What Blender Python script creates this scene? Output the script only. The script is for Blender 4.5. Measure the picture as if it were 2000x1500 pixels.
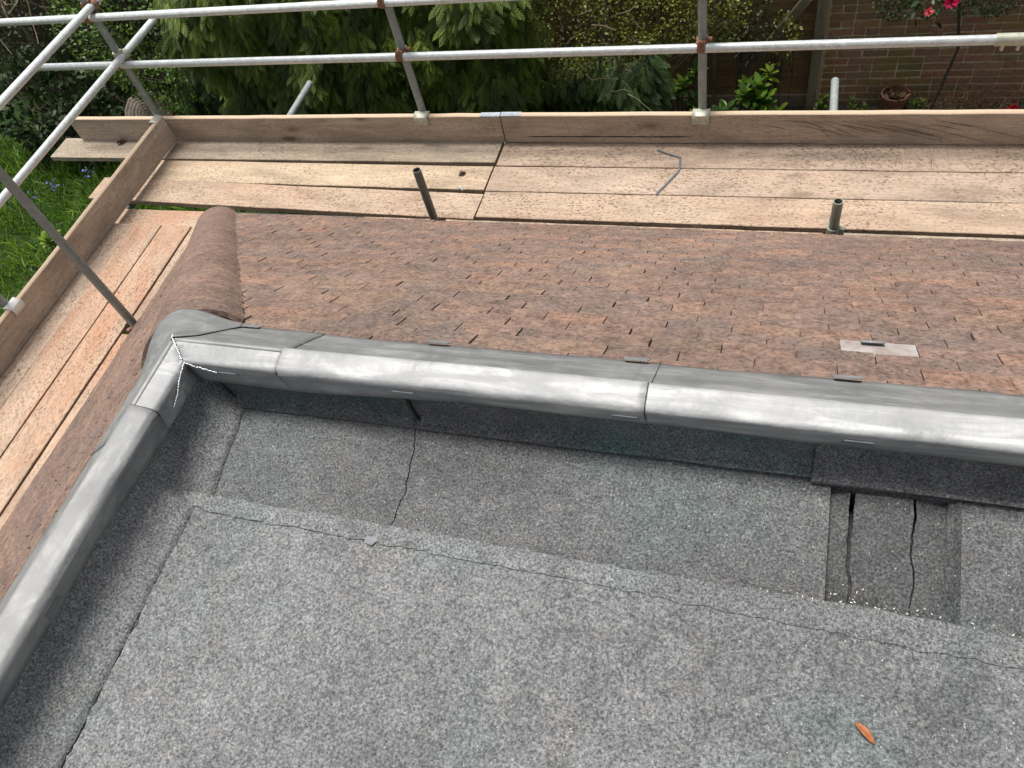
import bpy, bmesh, math, random
import numpy as np
from mathutils import Vector, Matrix, Quaternion, noise

for o in list(bpy.data.objects):
    bpy.data.objects.remove(o, do_unlink=True)
S = bpy.context.scene
COL = S.collection
rnd = random.Random(7)
RNG = np.random.default_rng(11)
ZC = 5.4                       # camera height over the garden; all heights below are relative to the camera

# ------------------------------------------------------------------ camera
cam = bpy.data.cameras.new('camera'); camo = bpy.data.objects.new('camera', cam); COL.objects.link(camo)
RC = [[0.94956408, 0.24915279, -0.19039681], [0.09555095, -0.80821355, -0.58108595], [-0.29866047, 0.53358575, -0.79125734]]
camo.matrix_world = Matrix(((RC[0][0], -RC[1][0], -RC[2][0], 0), (RC[0][1], -RC[1][1], -RC[2][1], 0),
                            (RC[0][2], -RC[1][2], -RC[2][2], ZC), (0, 0, 0, 1)))
cam.sensor_width = 36; cam.lens = 27.695; cam.clip_start = 0.05; cam.clip_end = 500
S.camera = camo

# ------------------------------------------------------------------ sky, sun, exposure
SUN_DIR = Vector((-0.17, 0.12, 1.0)).normalized()     # towards the sun
elev = math.asin(SUN_DIR.z); azim = math.atan2(SUN_DIR.x, SUN_DIR.y)
wd = bpy.data.worlds.new('World'); S.world = wd; wd.use_nodes = True
nt = wd.node_tree; nt.nodes.clear()
sky = nt.nodes.new('ShaderNodeTexSky'); sky.sky_type = 'NISHITA'; sky.sun_disc = False
sky.sun_elevation = elev; sky.sun_rotation = azim; sky.air_density = 1.0; sky.dust_density = 3.0; sky.ozone_density = 1.0
hs = nt.nodes.new('ShaderNodeHueSaturation'); hs.inputs['Saturation'].default_value = 0.25
bg = nt.nodes.new('ShaderNodeBackground'); bg.inputs['Strength'].default_value = 0.082
wo = nt.nodes.new('ShaderNodeOutputWorld')
nt.links.new(sky.outputs[0], hs.inputs['Color']); nt.links.new(hs.outputs[0], bg.inputs[0]); nt.links.new(bg.outputs[0], wo.inputs[0])
sl = bpy.data.lights.new('sun', 'SUN'); sl.energy = 3.2; sl.angle = math.radians(15); sl.color = (1.0, 0.965, 0.92)
slo = bpy.data.objects.new('sun', sl); COL.objects.link(slo); slo.location = (0, 0, 20)
slo.rotation_euler = SUN_DIR.to_track_quat('Z', 'Y').to_euler()
S.view_settings.view_transform = 'Standard'; S.view_settings.look = 'None'
S.view_settings.exposure = 0.7; S.view_settings.gamma = 1.0; S.view_settings.use_curve_mapping = False
S.render.engine = 'CYCLES'

# ------------------------------------------------------------------ material helpers
class NB:
    def __init__(s, name):
        s.m = bpy.data.materials.new(name); s.m.use_nodes = True; s.t = s.m.node_tree; s.t.nodes.clear()
        s.out = s.n('ShaderNodeOutputMaterial'); s.b = s.n('ShaderNodeBsdfPrincipled')
        s.l(s.b.outputs[0], s.out.inputs[0])
    def n(s, t, **k):
        x = s.t.nodes.new(t)
        for a, v in k.items(): setattr(x, a, v)
        return x
    def l(s, a, b): s.t.links.new(a, b)
    def put(s, sock, v):
        if hasattr(v, 'is_output') or isinstance(v, bpy.types.NodeSocket): s.l(v, sock)
        else:
            if isinstance(v, (tuple, list)) and len(v) == 3 and len(sock.default_value) == 4: v = (*v, 1)
            sock.default_value = v
    def pos(s): return s.n('ShaderNodeNewGeometry').outputs['Position']
    def obj(s, shift=True):
        c = s.n('ShaderNodeTexCoord').outputs['Object']
        if not shift: return c
        r = s.n('ShaderNodeObjectInfo').outputs['Random']
        return s.vm('ADD', c, s.vm('SCALE', (37.1, 91.7, 53.3), scale=r))
    def vm(s, op, a, b=None, scale=None):
        x = s.n('ShaderNodeVectorMath', operation=op); s.put(x.inputs[0], a)
        if b is not None: s.put(x.inputs[1], b)
        if scale is not None: s.put(x.inputs['Scale'], scale)
        return x.outputs[0]
    def noise(s, v, scale, detail=4, rough=.6, dist=0, stretch=None):
        if stretch: v = s.vm('MULTIPLY', v, stretch)
        x = s.n('ShaderNodeTexNoise'); s.l(v, x.inputs['Vector'])
        x.inputs['Scale'].default_value = scale; x.inputs['Detail'].default_value = detail
        x.inputs['Roughness'].default_value = rough; x.inputs['Distortion'].default_value = dist
        return x.outputs['Fac']
    def voro(s, v, scale, feature='F1', out='Distance', rand=1):
        x = s.n('ShaderNodeTexVoronoi', feature=feature); s.l(v, x.inputs['Vector']); x.inputs['Scale'].default_value = scale
        x.inputs['Randomness'].default_value = rand
        return x.outputs[out]
    def ramp(s, f, stops):
        x = s.n('ShaderNodeValToRGB'); s.l(f, x.inputs[0]); e = x.color_ramp.elements
        while len(e) < len(stops): e.new(.5)
        for i, (p, c) in enumerate(stops):
            e[i].position = p; e[i].color = (*c, 1) if isinstance(c, tuple) else (c, c, c, 1)
        return x.outputs[0]
    def mix(s, f, a, b, mode='MIX'):
        x = s.n('ShaderNodeMix', data_type='RGBA', blend_type=mode)
        s.put(x.inputs[0], f); s.put(x.inputs[6], a); s.put(x.inputs[7], b)
        return x.outputs[2]
    def math(s, op, a, b=None, c=None):
        x = s.n('ShaderNodeMath', operation=op); s.put(x.inputs[0], a)
        if b is not None: s.put(x.inputs[1], b)
        if c is not None: s.put(x.inputs[2], c)
        return x.outputs[0]
    def bump(s, h, strength, dist=.002, prev=None):
        x = s.n('ShaderNodeBump'); s.l(h, x.inputs['Height']); x.inputs['Strength'].default_value = strength
        x.inputs['Distance'].default_value = dist
        if prev is not None: s.l(prev, x.inputs['Normal'])
        return x.outputs[0]
    def rand(s):                                   # one number per object, or per piece in a joined mesh
        a = s.n('ShaderNodeAttribute', attribute_name='tint').outputs['Fac']
        r = s.n('ShaderNodeObjectInfo').outputs['Random']
        return s.math('FRACT', s.math('ADD', a, r))
    def fin(s, color=None, rough=.7, metal=0, normal=None, spec=None):
        if color is not None: s.put(s.b.inputs['Base Color'], color)
        s.put(s.b.inputs['Roughness'], rough); s.put(s.b.inputs['Metallic'], metal)
        if normal is not None: s.l(normal, s.b.inputs['Normal'])
        if spec is not None: s.b.inputs['Specular IOR Level'].default_value = spec
        return s.m

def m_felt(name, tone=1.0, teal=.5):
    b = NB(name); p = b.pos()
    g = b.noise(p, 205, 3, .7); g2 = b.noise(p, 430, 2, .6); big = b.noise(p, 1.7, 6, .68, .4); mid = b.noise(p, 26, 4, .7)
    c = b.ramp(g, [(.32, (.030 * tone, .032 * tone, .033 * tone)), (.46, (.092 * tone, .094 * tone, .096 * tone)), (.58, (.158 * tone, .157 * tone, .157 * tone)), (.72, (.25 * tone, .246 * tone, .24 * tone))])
    c = b.mix(.5, c, b.ramp(g2, [(.3, .28), (.5, .95), (.72, 1.7)]), 'MULTIPLY')
    tl = b.ramp(b.noise(p, 3.1, 5, .65), [(.50, 0.0), (.68, teal)])
    c = b.mix(tl, c, b.mix(1, c, (.66, 1.0, .98), 'MULTIPLY'))
    c = b.mix(1, c, b.ramp(big, [(.32, .66), (.5, 1.0), (.70, 1.30)]), 'MULTIPLY')
    st = b.ramp(b.noise(p, 3.4, 5, .7, 1.2), [(.60, 0.0), (.68, .30), (.70, .05), (.80, .2)])
    c = b.mix(st, c, b.mix(1, c, (1.25, 1.16, .98), 'MULTIPLY'))
    c = b.mix(1, c, b.ramp(mid, [(.3, .80), (.5, 1.0), (.7, 1.2)]), 'MULTIPLY')
    sp = b.ramp(b.voro(p, 150), [(.0, 1.0), (.16, 0.8), (.22, 0.0)])
    spm = b.ramp(b.noise(p, 75, 2), [(.61, 0.0), (.66, 1.0)])
    c = b.mix(b.math('MULTIPLY', sp, spm), c, (.55, .55, .52))
    n = b.bump(g, .55, .006); n = b.bump(g2, .5, .003, n); n = b.bump(b.noise(p, 3.5, 3), .35, .03, n)
    return b.fin(c, .82, 0, n, .35)

def m_lead(name, val=1.0, stretch=(3.2, 22, 22)):
    b = NB(name); p = b.pos()
    st = b.noise(b.obj(False), 9, 5, .6, .4); bl = b.noise(p, 5, 5, .65, .6); fine = b.noise(p, 90, 3, .6)
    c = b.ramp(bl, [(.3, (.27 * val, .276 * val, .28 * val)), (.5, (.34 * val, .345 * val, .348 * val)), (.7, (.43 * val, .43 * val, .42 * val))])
    c = b.mix(1, c, b.ramp(st, [(.3, .88), (.7, 1.12)]), 'MULTIPLY')
    ox = b.noise(p, 1, 6, .72, .8, stretch); ox2 = b.noise(p, 7, 5, .7, .5)
    c = b.mix(b.math('MULTIPLY', b.ramp(ox, [(.44, 0.0), (.64, .65)]), b.ramp(ox2, [(.40, 0.1), (.58, 1.0)])), c, (.72 * val, .72 * val, .69 * val))
    c = b.mix(b.ramp(b.noise(p, 4.3, 5, .7), [(.58, 0.0), (.74, .25)]), c, (.16, .165, .168))
    pit = b.ramp(b.voro(p, 34), [(.0, 0.35), (.045, 1.0)])
    c = b.mix(b.ramp(b.noise(p, 8, 2), [(.55, 0.0), (.62, .8)]), c, b.mix(1, c, pit, 'MULTIPLY'))
    r = b.ramp(bl, [(.3, .50), (.7, .74)])
    n = b.bump(b.noise(p, 9, 4, .6), .55, .010); n = b.bump(b.noise(p, 34, 3), .30, .004, n); n = b.bump(fine, .16, .0015, n)
    return b.fin(c, r, .12, n, .4)

def m_tile(name='clay_tile', each=True):
    b = NB(name); p = b.pos(); r = b.rand()
    if not each: r = b.math('MULTIPLY_ADD', r, .06, .30)
    c = b.ramp(r, [(.0, (.170, .112, .094)), (.16, (.148, .110, .100)), (.35, (.190, .120, .097)), (.52, (.205, .130, .102)), (.64, (.160, .108, .093)), (.80, (.210, .142, .105)), (.91, (.225, .132, .098)), (.97, (.240, .130, .092)), (1.0, (.128, .104, .098))])
    c = b.mix(.25, c, (.172, .116, .097))
    v = b.vm('ADD', p, b.vm('SCALE', (3.1, 7.7, 5.3), scale=r))
    a1 = b.noise(v, 22, 5, .7, .5); a2 = b.noise(v, 75, 3, .7); a3 = b.noise(p, 1.6, 4, .6)
    c = b.mix(1, c, b.ramp(a1, [(.28, .58), (.5, 1.0), (.75, 1.5)]), 'MULTIPLY')
    c = b.mix(b.ramp(b.noise(v, 11, 4, .6), [(.48, 0.0), (.72, .6)]), c, (.245, .160, .115))
    c = b.mix(b.ramp(b.noise(p, 6, 4, .65), [(.50, 0.0), (.70, .6)]), c, (.135, .112, .106))
    c = b.mix(1, c, b.ramp(a2, [(.32, .50), (.5, 1.0), (.7, 1.25)]), 'MULTIPLY')
    c = b.mix(1, c, b.ramp(a3, [(.3, .80), (.7, 1.22)]), 'MULTIPLY')
    sp = b.math('MULTIPLY', b.ramp(b.voro(p, 60), [(.0, 1.0), (.085, 0.0)]), b.ramp(b.noise(p, 20, 2), [(.60, 0.0), (.64, 1.0)]))
    c = b.mix(sp, c, (.42, .36, .31))
    pm = b.ramp(b.noise(p, 5, 3), [(.42, 0.0), (.60, 1.0)])
    c = b.mix(b.math('MULTIPLY', b.ramp(b.voro(b.vm('MULTIPLY', p, (1, 1, 1)), 62), [(.0, 1.0), (.20, .75), (.30, 0.0)]), pm if each else .75), c, b.mix(1, c, (.38, .38, .40), 'MULTIPLY'))
    n = b.bump(a2, .5, .003); n = b.bump(a1, .45, .006, n)
    h = b.n('ShaderNodeHueSaturation'); h.inputs['Saturation'].default_value = .95; h.inputs['Value'].default_value = 1.0; b.l(b.mix(1, c, (1.0, .965, .90), 'MULTIPLY'), h.inputs['Color'])
    return b.fin(h.outputs[0], b.ramp(a1, [(.3, .62), (.7, .85)]), 0, n, .35)

def m_wood(name, light, dark, stain=(.185, .115, .070), specks=1.0, dust=.4, knots=.6, dustc=(.50, .235, .120)):
    b = NB(name); o = b.obj()
    gr = b.noise(o, 1, 5, .65, .35, (2.2, 55, 55)); gr2 = b.noise(o, 1, 3, .6, .2, (9, 190, 190)); big = b.noise(o, 2.4, 4, .6, .5, (1, 3, 3))
    c = b.mix(b.ramp(gr, [(.3, 0.0), (.68, 1.0)]), dark, light)
    c = b.mix(1, c, b.ramp(gr2, [(.3, .82), (.7, 1.12)]), 'MULTIPLY')
    c = b.mix(1, c, b.ramp(big, [(.28, .66), (.5, 1.0), (.75, 1.22)]), 'MULTIPLY')
    dn = b.noise(o, 1.3, 4, .6, .3, (1, 2, 2))
    c = b.mix(b.ramp(dn, [(.42, 0.0), (.7, dust)]), c, dustc)
    s1 = b.noise(o, 1, 5, .75, .4, (48, 78, 78))
    sm = b.ramp(b.noise(o, 3.2, 4, .65), [(.34, .35), (.60, 1.0)])
    c = b.mix(b.math('MULTIPLY', b.math('MULTIPLY', b.ramp(s1, [(.520, 0.0), (.575, 1.0)]), sm), specks), c, stain)
    c = b.mix(1, c, (.82, .795, .785), 'MULTIPLY')
    kv = b.vm('MULTIPLY', o, (1.5, 4.3, 4.3)); kd = b.voro(kv, 1.0)
    kr = b.ramp(kd, [(.0, 1.0), (.07, .85), (.10, .35), (.17, 0.0)])
    c = b.mix(b.math('MULTIPLY', kr, knots), c, (.115, .068, .038))
    pale = b.math('MULTIPLY', b.ramp(b.voro(o, 48), [(.0, 1.0), (.09, 0.0)]), b.ramp(b.noise(o, 13, 2), [(.60, 0.0), (.66, 1.0)]))
    c = b.mix(pale, c, (.70, .64, .55))
    h = b.n('ShaderNodeHueSaturation'); h.inputs['Saturation'].default_value = .88; h.inputs['Value'].default_value = .97; b.l(c, h.inputs['Color']); c = h.outputs[0]
    n = b.bump(gr, .35, .003); n = b.bump(s1, .4, .003, n)
    return b.fin(c, .78, 0, n, .3)

def m_galv(name, c1, c2, rough=.45, metal=.5, spots=(.25, .25, .24), spotamt=.5):
    b = NB(name); o = b.pos()
    a = b.noise(o, 26, 5, .7, .3); s = b.noise(o, 70, 3, .6)
    c = b.mix(b.ramp(a, [(.3, 0.0), (.7, 1.0)]), c1, c2)
    c = b.mix(b.math('MULTIPLY', b.ramp(s, [(.56, 0.0), (.68, 1.0)]), spotamt), c, spots)
    n = b.bump(s, .2, .0015)
    return b.fin(c, b.ramp(a, [(.3, rough - .1), (.7, rough + .14)]), metal, n)

def m_simple(name, c1, c2, scale=30, rough=.7, metal=0, bump=.3, spec=None):
    b = NB(name); o = b.pos(); a = b.noise(o, scale, 4, .65)
    c = b.mix(b.ramp(a, [(.3, 0.0), (.7, 1.0)]), c1, c2)
    return b.fin(c, rough, metal, b.bump(a, bump, .004), spec)

def m_leaf(name, cols, rough=.5, trans=.28, spec=.4):
    b = NB(name); r = b.rand()
    c = b.ramp(r, [(i / (len(cols) - 1), k) for i, k in enumerate(cols)])
    c = b.mix(1, c, b.ramp(b.noise(b.pos(), 3, 3), [(.3, .78), (.7, 1.22)]), 'MULTIPLY')
    b.fin(c, rough, 0, None, spec)
    t = b.n('ShaderNodeBsdfTranslucent'); b.l(b.mix(1, c, (1.25, 1.25, .6), 'MULTIPLY'), t.inputs[0])
    m = b.n('ShaderNodeMixShader'); m.inputs[0].default_value = trans
    b.l(b.b.outputs[0], m.inputs[1]); b.l(t.outputs[0], m.inputs[2]); b.l(m.outputs[0], b.out.inputs[0])
    return b.m

def m_brick():
    b = NB('garden_brick'); r = b.rand(); p = b.pos()
    c = b.ramp(r, [(0, (.26, .130, .084)), (.25, (.31, .152, .095)), (.5, (.245, .155, .108)), (.75, (.34, .185, .108)), (1, (.22, .146, .114))])
    a = b.noise(p, 24, 4, .7)
    c = b.mix(1, c, b.ramp(a, [(.3, .6), (.7, 1.35)]), 'MULTIPLY')
    # green algae, lighter towards the fence end of the wall
    alg = b.noise(p, 1.5, 4, .6)
    c = b.mix(b.ramp(alg, [(.44, 0.0), (.62, .68)]), c, (.185, .155, .035))
    sp = b.math('MULTIPLY', b.ramp(b.noise(p, 9, 4, .7), [(.60, 0.0), (.70, .5)]), 1.0)
    c = b.mix(sp, c, (.20, .19, .17))
    return b.fin(c, .88, 0, b.bump(a, .5, .005), .25)

def m_ground():
    b = NB('lawn_soil'); p = b.pos(); a = b.noise(p, 6, 5, .7); g = b.noise(p, 40, 4, .7)
    c = b.ramp(a, [(.3, (.012, .018, .006)), (.5, (.022, .045, .008)), (.7, (.035, .07, .012))])
    return b.fin(b.mix(1, c, b.ramp(g, [(.3, .5), (.7, 1.4)]), 'MULTIPLY'), .95, 0, b.bump(g, .7, .02), .2)

def m_bed():
    b = NB('bed_soil'); p = b.pos(); g = b.noise(p, 30, 5, .7)
    c = b.ramp(g, [(.35, (.018, .014, .010)), (.55, (.05, .04, .03)), (.72, (.13, .115, .095))])
    return b.fin(c, .95, 0, b.bump(g, .9, .02), .2)

M = {
 'tingle': m_simple('patched_lead', (.21, .155, .130), (.40, .385, .37), 15, .8, .05, .5),
 'felt': m_felt('felt_grey', 1.24, .36), 'feltedge': m_felt('felt_edge_strip', .90, .36), 'feltpit': m_felt('felt_pocket', .62, .8), 'felt2': m_felt('felt_teal', 1.0, .9), 'felt3': m_felt('felt_patch_grey', 1.0, .1),  # feltpit: teal felt, with the pocket's shade put into its darker tone
 'lead': m_lead('lead_cap', .80), 'lead2': m_lead('lead_apron', .46), 'leadL': m_lead('lead_cap_side', .60, (22, 3.2, 22)), 'leadclip': m_lead('lead_clip', .62),  # cap brighter for sky reflection, apron darker: put into the lead colour
 'tile': m_tile(), 'hip': m_tile('hip_clay', False),
 'deck': m_wood('deck_pine', (.535, .410, .290), (.44, .320, .215), dust=.28),
 'deckgrey': m_wood('deck_pine_grey', (.47, .40, .295), (.36, .300, .215), specks=.8, dust=.1),
 'deckorange': m_wood('deck_pine_dusty', (.56, .415, .285), (.50, .345, .225), dust=1.0, knots=.25),
 'deckyellow': m_wood('deck_pine_yellow', (.575, .455, .300), (.49, .37, .235), specks=.8, dust=.15),
 'deckpink': m_wood('deck_pine_pinkish', (.50, .385, .285), (.41, .300, .213), specks=1.0, dust=.3, dustc=(.50, .335, .21)),
 'toe': m_wood('toe_board_brown', (.62, .515, .40), (.46, .375, .28), stain=(.25, .19, .13), specks=.6, dust=.25, knots=.9, dustc=(.30, .25, .18)),
 'toeedge': m_simple('sawn_edge', (.50, .37, .25), (.58, .44, .31), 40, .8),
 'galv': m_galv('galvanised_tube', (.47, .495, .49), (.66, .70, .69), .42, .25, (.30, .31, .30), .5),
 'galvdull': m_galv('galvanised_tube_dull', (.20, .225, .21), (.31, .34, .322), .5, .2, (.13, .125, .115), .5),
 'galvold': m_galv('tube_old_green', (.13, .145, .115), (.30, .31, .25), .55, .2, (.40, .38, .28), .4),
 'tubedark': m_galv('tube_dark', (.085, .09, .082), (.16, .165, .15), .5, .3, (.24, .235, .21), .35),
 'galvclip': m_galv('clip_galv', (.36, .37, .29), (.56, .56, .46), .5, .35, (.24, .23, .15), .4),
 'rust': m_galv('rusty_steel', (.15, .060, .030), (.27, .150, .098), .8, .15, (.08, .04, .025), .6),
 'band': m_simple('end_band_metal', (.28, .32, .36), (.46, .49, .51), 30, .5, .3, .15),
 'black': m_simple('black_bitumen_and_shade', (.006, .006, .006), (.018, .018, .018), 60, .5, 0, .6),
 'darkgap': m_simple('dark_scratch', (.045, .028, .016), (.075, .046, .026), 60, .9, 0, .1),
 'solder': m_simple('bright_solder', (.55, .56, .57), (.75, .76, .77), 60, .28, .8, .3),
 'chip': m_simple('white_chip', (.55, .53, .46), (.75, .73, .66), 80, .7),
 'orange': m_simple('orange_chip', (.20, .065, .025), (.40, .16, .06), 60, .6),
 'strap': m_simple('grey_strap', (.06, .065, .075), (.14, .15, .165), 60, .4),
 'strapgrey': m_simple('felt_scrap_grey', (.13, .14, .155), (.19, .20, .215), 60, .7), 'drybrown': m_simple('dry_brown', (.07, .042, .02), (.12, .075, .04), 60, .9),
 'render': m_simple('house_render', (.40, .36, .30), (.50, .45, .38), 8, .9),
 'fascia': m_simple('dark_fascia', (.012, .012, .014), (.03, .03, .034), 20, .5),
 'brick': m_brick(), 'mortar': m_simple('mortar', (.48, .42, .31), (.64, .57, .44), 30, .95),
 'fence': m_wood('fence_orange', (.33, .195, .070), (.21, .115, .038), stain=(.05, .03, .012), specks=.5, dust=.45, dustc=(.12, .085, .02)),
 'fpost': m_wood('fence_post_grey', (.30, .255, .175), (.21, .175, .115), stain=(.11, .085, .05), specks=.4, dust=.2, dustc=(.12, .10, .04)),
 'bark': m_simple('bark', (.035, .024, .016), (.09, .065, .045), 25, .95, 0, .8),
 'twig': m_simple('pale_twig', (.13, .10, .06), (.26, .21, .14), 25, .9),
 'log': m_simple('log_end', (.10, .08, .06), (.24, .20, .16), 30, .95, 0, .7),
 'conifer': m_leaf('conifer_leaf', [(0.0336, 0.0607, 0.0074), (0.0689, 0.1115, 0.0131), (0.1154, 0.1656, 0.018), (0.1843, 0.2353, 0.0254)], .55, .22),
 'conifer2': m_leaf('conifer_leaf_deep', [(0.018, 0.0432, 0.0081), (0.0387, 0.0783, 0.0117), (0.0666, 0.1152, 0.0162)], .55, .22),
 'golden': m_leaf('golden_leaf', [(0.0376, 0.0488, 0.0064), (0.076, 0.092, 0.0112), (0.1408, 0.1512, 0.016), (0.216, 0.216, 0.0328)], .5, .25),
 'laurel': m_leaf('laurel_leaf', [(.012, .026, .009), (.022, .045, .014), (.038, .070, .020), (.065, .105, .035)], .5, .12, .3),
 'ivy': m_leaf('small_green_leaf', [(0.0216, 0.0516, 0.0084), (0.0444, 0.0972, 0.0132), (0.09, 0.1656, 0.0192), (0.1344, 0.2256, 0.03)], .45, .22),
 'bed': m_leaf('bed_leaf', [(0.029, 0.078, 0.01), (0.057, 0.13, 0.016), (0.1, 0.195, 0.021), (0.186, 0.273, 0.026)], .4, .3, .5),
 'lime': m_leaf('lime_leaf', [(0.108, 0.204, 0.018), (0.192, 0.3, 0.024), (0.288, 0.384, 0.042)], .4, .3, .5),
 'dull': m_leaf('dull_leaf', [(.02, .035, .012), (.04, .06, .02), (.07, .10, .04)], .5, .2),
 'grass': m_leaf('grass_blade', [(0.033, 0.084, 0.008), (0.067, 0.149, 0.012), (0.111, 0.216, 0.016), (0.178, 0.297, 0.027)], .5, .35),
 'petal': m_leaf('pink_petal', [(.65, .09, .15), (.78, .16, .22), (.80, .22, .28)], .5, .3),
 'petalhot': m_leaf('hot_pink_petal', [(.55, .012, .10), (.7, .03, .16)], .5, .3), 'petalred': m_leaf('red_petal', [(.40, .008, .02), (.6, .015, .035)], .5, .3),
 'blue': m_leaf('blue_petal', [(.10, .12, .42), (.20, .22, .60)], .5, .3),
 'dead': m_leaf('dead_stem', [(.10, .06, .03), (.17, .105, .06), (.26, .18, .11)], .9, .1, .2),
 'terra': m_simple('terracotta', (.12, .048, .026), (.17, .075, .04), 20, .85),
 'ground': m_ground(), 'soil': m_bed(),
}

# ------------------------------------------------------------------ mesh helpers
def setp(o, label=None, cat=None, group=None, kind=None):
    if label: o['label'] = label
    if cat: o['category'] = cat
    if group: o['group'] = group
    if kind: o['kind'] = kind
    return o
def link(o, parent=None):
    COL.objects.link(o)
    if parent is not None:
        o.parent = parent
        o.location = o.location - parent.location
    return o
def thing(name, label, cat, loc, group=None):
    o = bpy.data.objects.new(name, None); o.empty_display_size = .2
    o.location = (loc[0], loc[1], loc[2] + ZC); COL.objects.link(o)
    return setp(o, label, cat, group)

class MB:
    def __init__(s): s.v = []; s.f = []
    def add(s, vs, fs):
        k = len(s.v); s.v += [tuple(v) for v in vs]; s.f += [tuple(i + k for i in f) for f in fs]
    def box(s, x0, x1, y0, y1, z0, z1):
        s.add([(x0, y0, z0), (x1, y0, z0), (x1, y1, z0), (x0, y1, z0), (x0, y0, z1), (x1, y0, z1), (x1, y1, z1), (x0, y1, z1)],
              [(0, 3, 2, 1), (4, 5, 6, 7), (0, 1, 5, 4), (1, 2, 6, 5), (2, 3, 7, 6), (3, 0, 4, 7)])
    def grid(s, rows, flip=False):
        n = len(rows[0]); vs = [p for r in rows for p in r]; fs = []
        for i in range(len(rows) - 1):
            for j in range(n - 1):
                q = (i * n + j, i * n + j + 1, (i + 1) * n + j + 1, (i + 1) * n + j)
                fs.append(q[::-1] if flip else q)
        s.add(vs, fs)
    def tube(s, p0, p1, r0, r1=None, seg=20, hollow=False, wall=.0045):
        p0 = Vector(p0); p1 = Vector(p1); r1 = r0 if r1 is None else r1
        d = (p1 - p0).normalized(); a = d.orthogonal().normalized(); b = d.cross(a)
        def ring(p, r): return [p + (a * math.cos(t) + b * math.sin(t)) * r for t in [2 * math.pi * i / seg for i in range(seg)]]
        if hollow:
            R4 = [ring(p0, r0 - wall), ring(p0, r0), ring(p1, r1), ring(p1, r1 - wall)]
            vs = [v for R_ in R4 for v in R_]; fs = []
            for k in range(4):
                k2 = (k + 1) % 4
                for i in range(seg):
                    j = (i + 1) % seg; fs.append((k * seg + i, k * seg + j, k2 * seg + j, k2 * seg + i))
            s.add(vs, fs)
        else:
            vs = ring(p0, r0) + ring(p1, r1); fs = [(i, (i + 1) % seg, seg + (i + 1) % seg, seg + i) for i in range(seg)]
            fs += [tuple(range(seg))[::-1], tuple(range(seg, 2 * seg))]; s.add(vs, fs)
    def path(s, pts, r, seg=6, taper=1.0):
        n = len(pts)
        for i in range(n - 1):
            t0 = 1 - (1 - taper) * i / (n - 1); t1 = 1 - (1 - taper) * (i + 1) / (n - 1)
            s.tube(pts[i], pts[i + 1], r * t0, r * t1, seg)
    def mesh(s, name, dz=ZC):
        m = bpy.data.meshes.new(name); m.from_pydata([(v[0], v[1], v[2] + dz) for v in s.v], [], s.f); m.update(); return m
    def build(s, name, mat, parent=None, smooth=False, bevel=0, angle=40, solid=0):
        m = s.mesh(name)
        if bevel or smooth:
            bm = bmesh.new(); bm.from_mesh(m)
            bmesh.ops.recalc_face_normals(bm, faces=bm.faces)
            if bevel:
                es = [e for e in bm.edges if len(e.link_faces) == 2 and e.calc_face_angle(0) > .6]
                bmesh.ops.bevel(bm, geom=es, offset=bevel, segments=2, affect='EDGES', profile=.6)
            bm.to_mesh(m); bm.free()
        m.materials.append(M[mat])
        if smooth:
            m.polygons.foreach_set('use_smooth', [True] * len(m.polygons))
            try: m.set_sharp_from_angle(angle=math.radians(angle))
            except Exception: pass
        o = bpy.data.objects.new(name, m); link(o, parent)
        if solid:
            k = o.modifiers.new('sheet', 'SOLIDIFY'); k.thickness = solid; k.offset = 0
        return o

def inst(name, T, F, pos, rot, scl, mat, parent=None, tint=None, smooth=False):
    """one mesh made of many copies of a small leaf or spray; T verts, F faces (all the same size)"""
    T = np.asarray(T, float); F = np.asarray(F, int); N = len(pos); nv = len(T)
    V = np.einsum('nij,vj->nvi', rot, T) * np.asarray(scl).reshape(N, 1, 1) + pos[:, None, :]
    V = V.reshape(-1, 3); V[:, 2] += ZC
    FF = (F[None] + (np.arange(N) * nv)[:, None, None]).reshape(-1, F.shape[1]); k = F.shape[1]
    m = bpy.data.meshes.new(name)
    m.vertices.add(len(V)); m.vertices.foreach_set('co', V.ravel())
    m.loops.add(FF.size); m.loops.foreach_set('vertex_index', FF.ravel().astype(np.int32))
    m.polygons.add(len(FF)); m.polygons.foreach_set('loop_start', np.arange(0, FF.size, k, dtype=np.int32))
    m.polygons.foreach_set('loop_total', np.full(len(FF), k, dtype=np.int32))
    m.update(calc_edges=True)
    a = m.attributes.new('tint', 'FLOAT', 'POINT')
    t = RNG.random(N) if tint is None else tint
    a.data.foreach_set('value', np.repeat(t, nv).astype(np.float32))
    m.materials.append(M[mat])
    o = bpy.data.objects.new(name, m); link(o, parent)
    return o
def frames(d, up=None, roll=.6):
    d = d / np.linalg.norm(d, axis=1, keepdims=True)
    u = np.tile([0, 0, 1.], (len(d), 1)) if up is None else up
    u = u + RNG.normal(0, roll, (len(d), 3))
    y = np.cross(u, d); y /= np.linalg.norm(y, axis=1, keepdims=True) + 1e-9
    z = np.cross(d, y)
    return np.stack([d, y, z], axis=2)
LEAF_T = [(0, 0, 0), (.35, .26, .05), (.72, .20, .03), (1, 0, -.06), (.72, -.20, .03), (.35, -.26, .05), (.35, 0, -.02), (.72, 0, -.03)]
LEAF_F = [(0, 6, 1), (1, 6, 2), (2, 6, 7), (2, 7, 3), (0, 5, 6), (5, 4, 6), (4, 7, 6), (4, 3, 7)]
LEAF4_T = [(0, 0, 0), (.5, .30, .06), (1, 0, -.05), (.5, -.30, .06)]
LEAF4_F = [(0, 2, 1), (0, 3, 2)]
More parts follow.
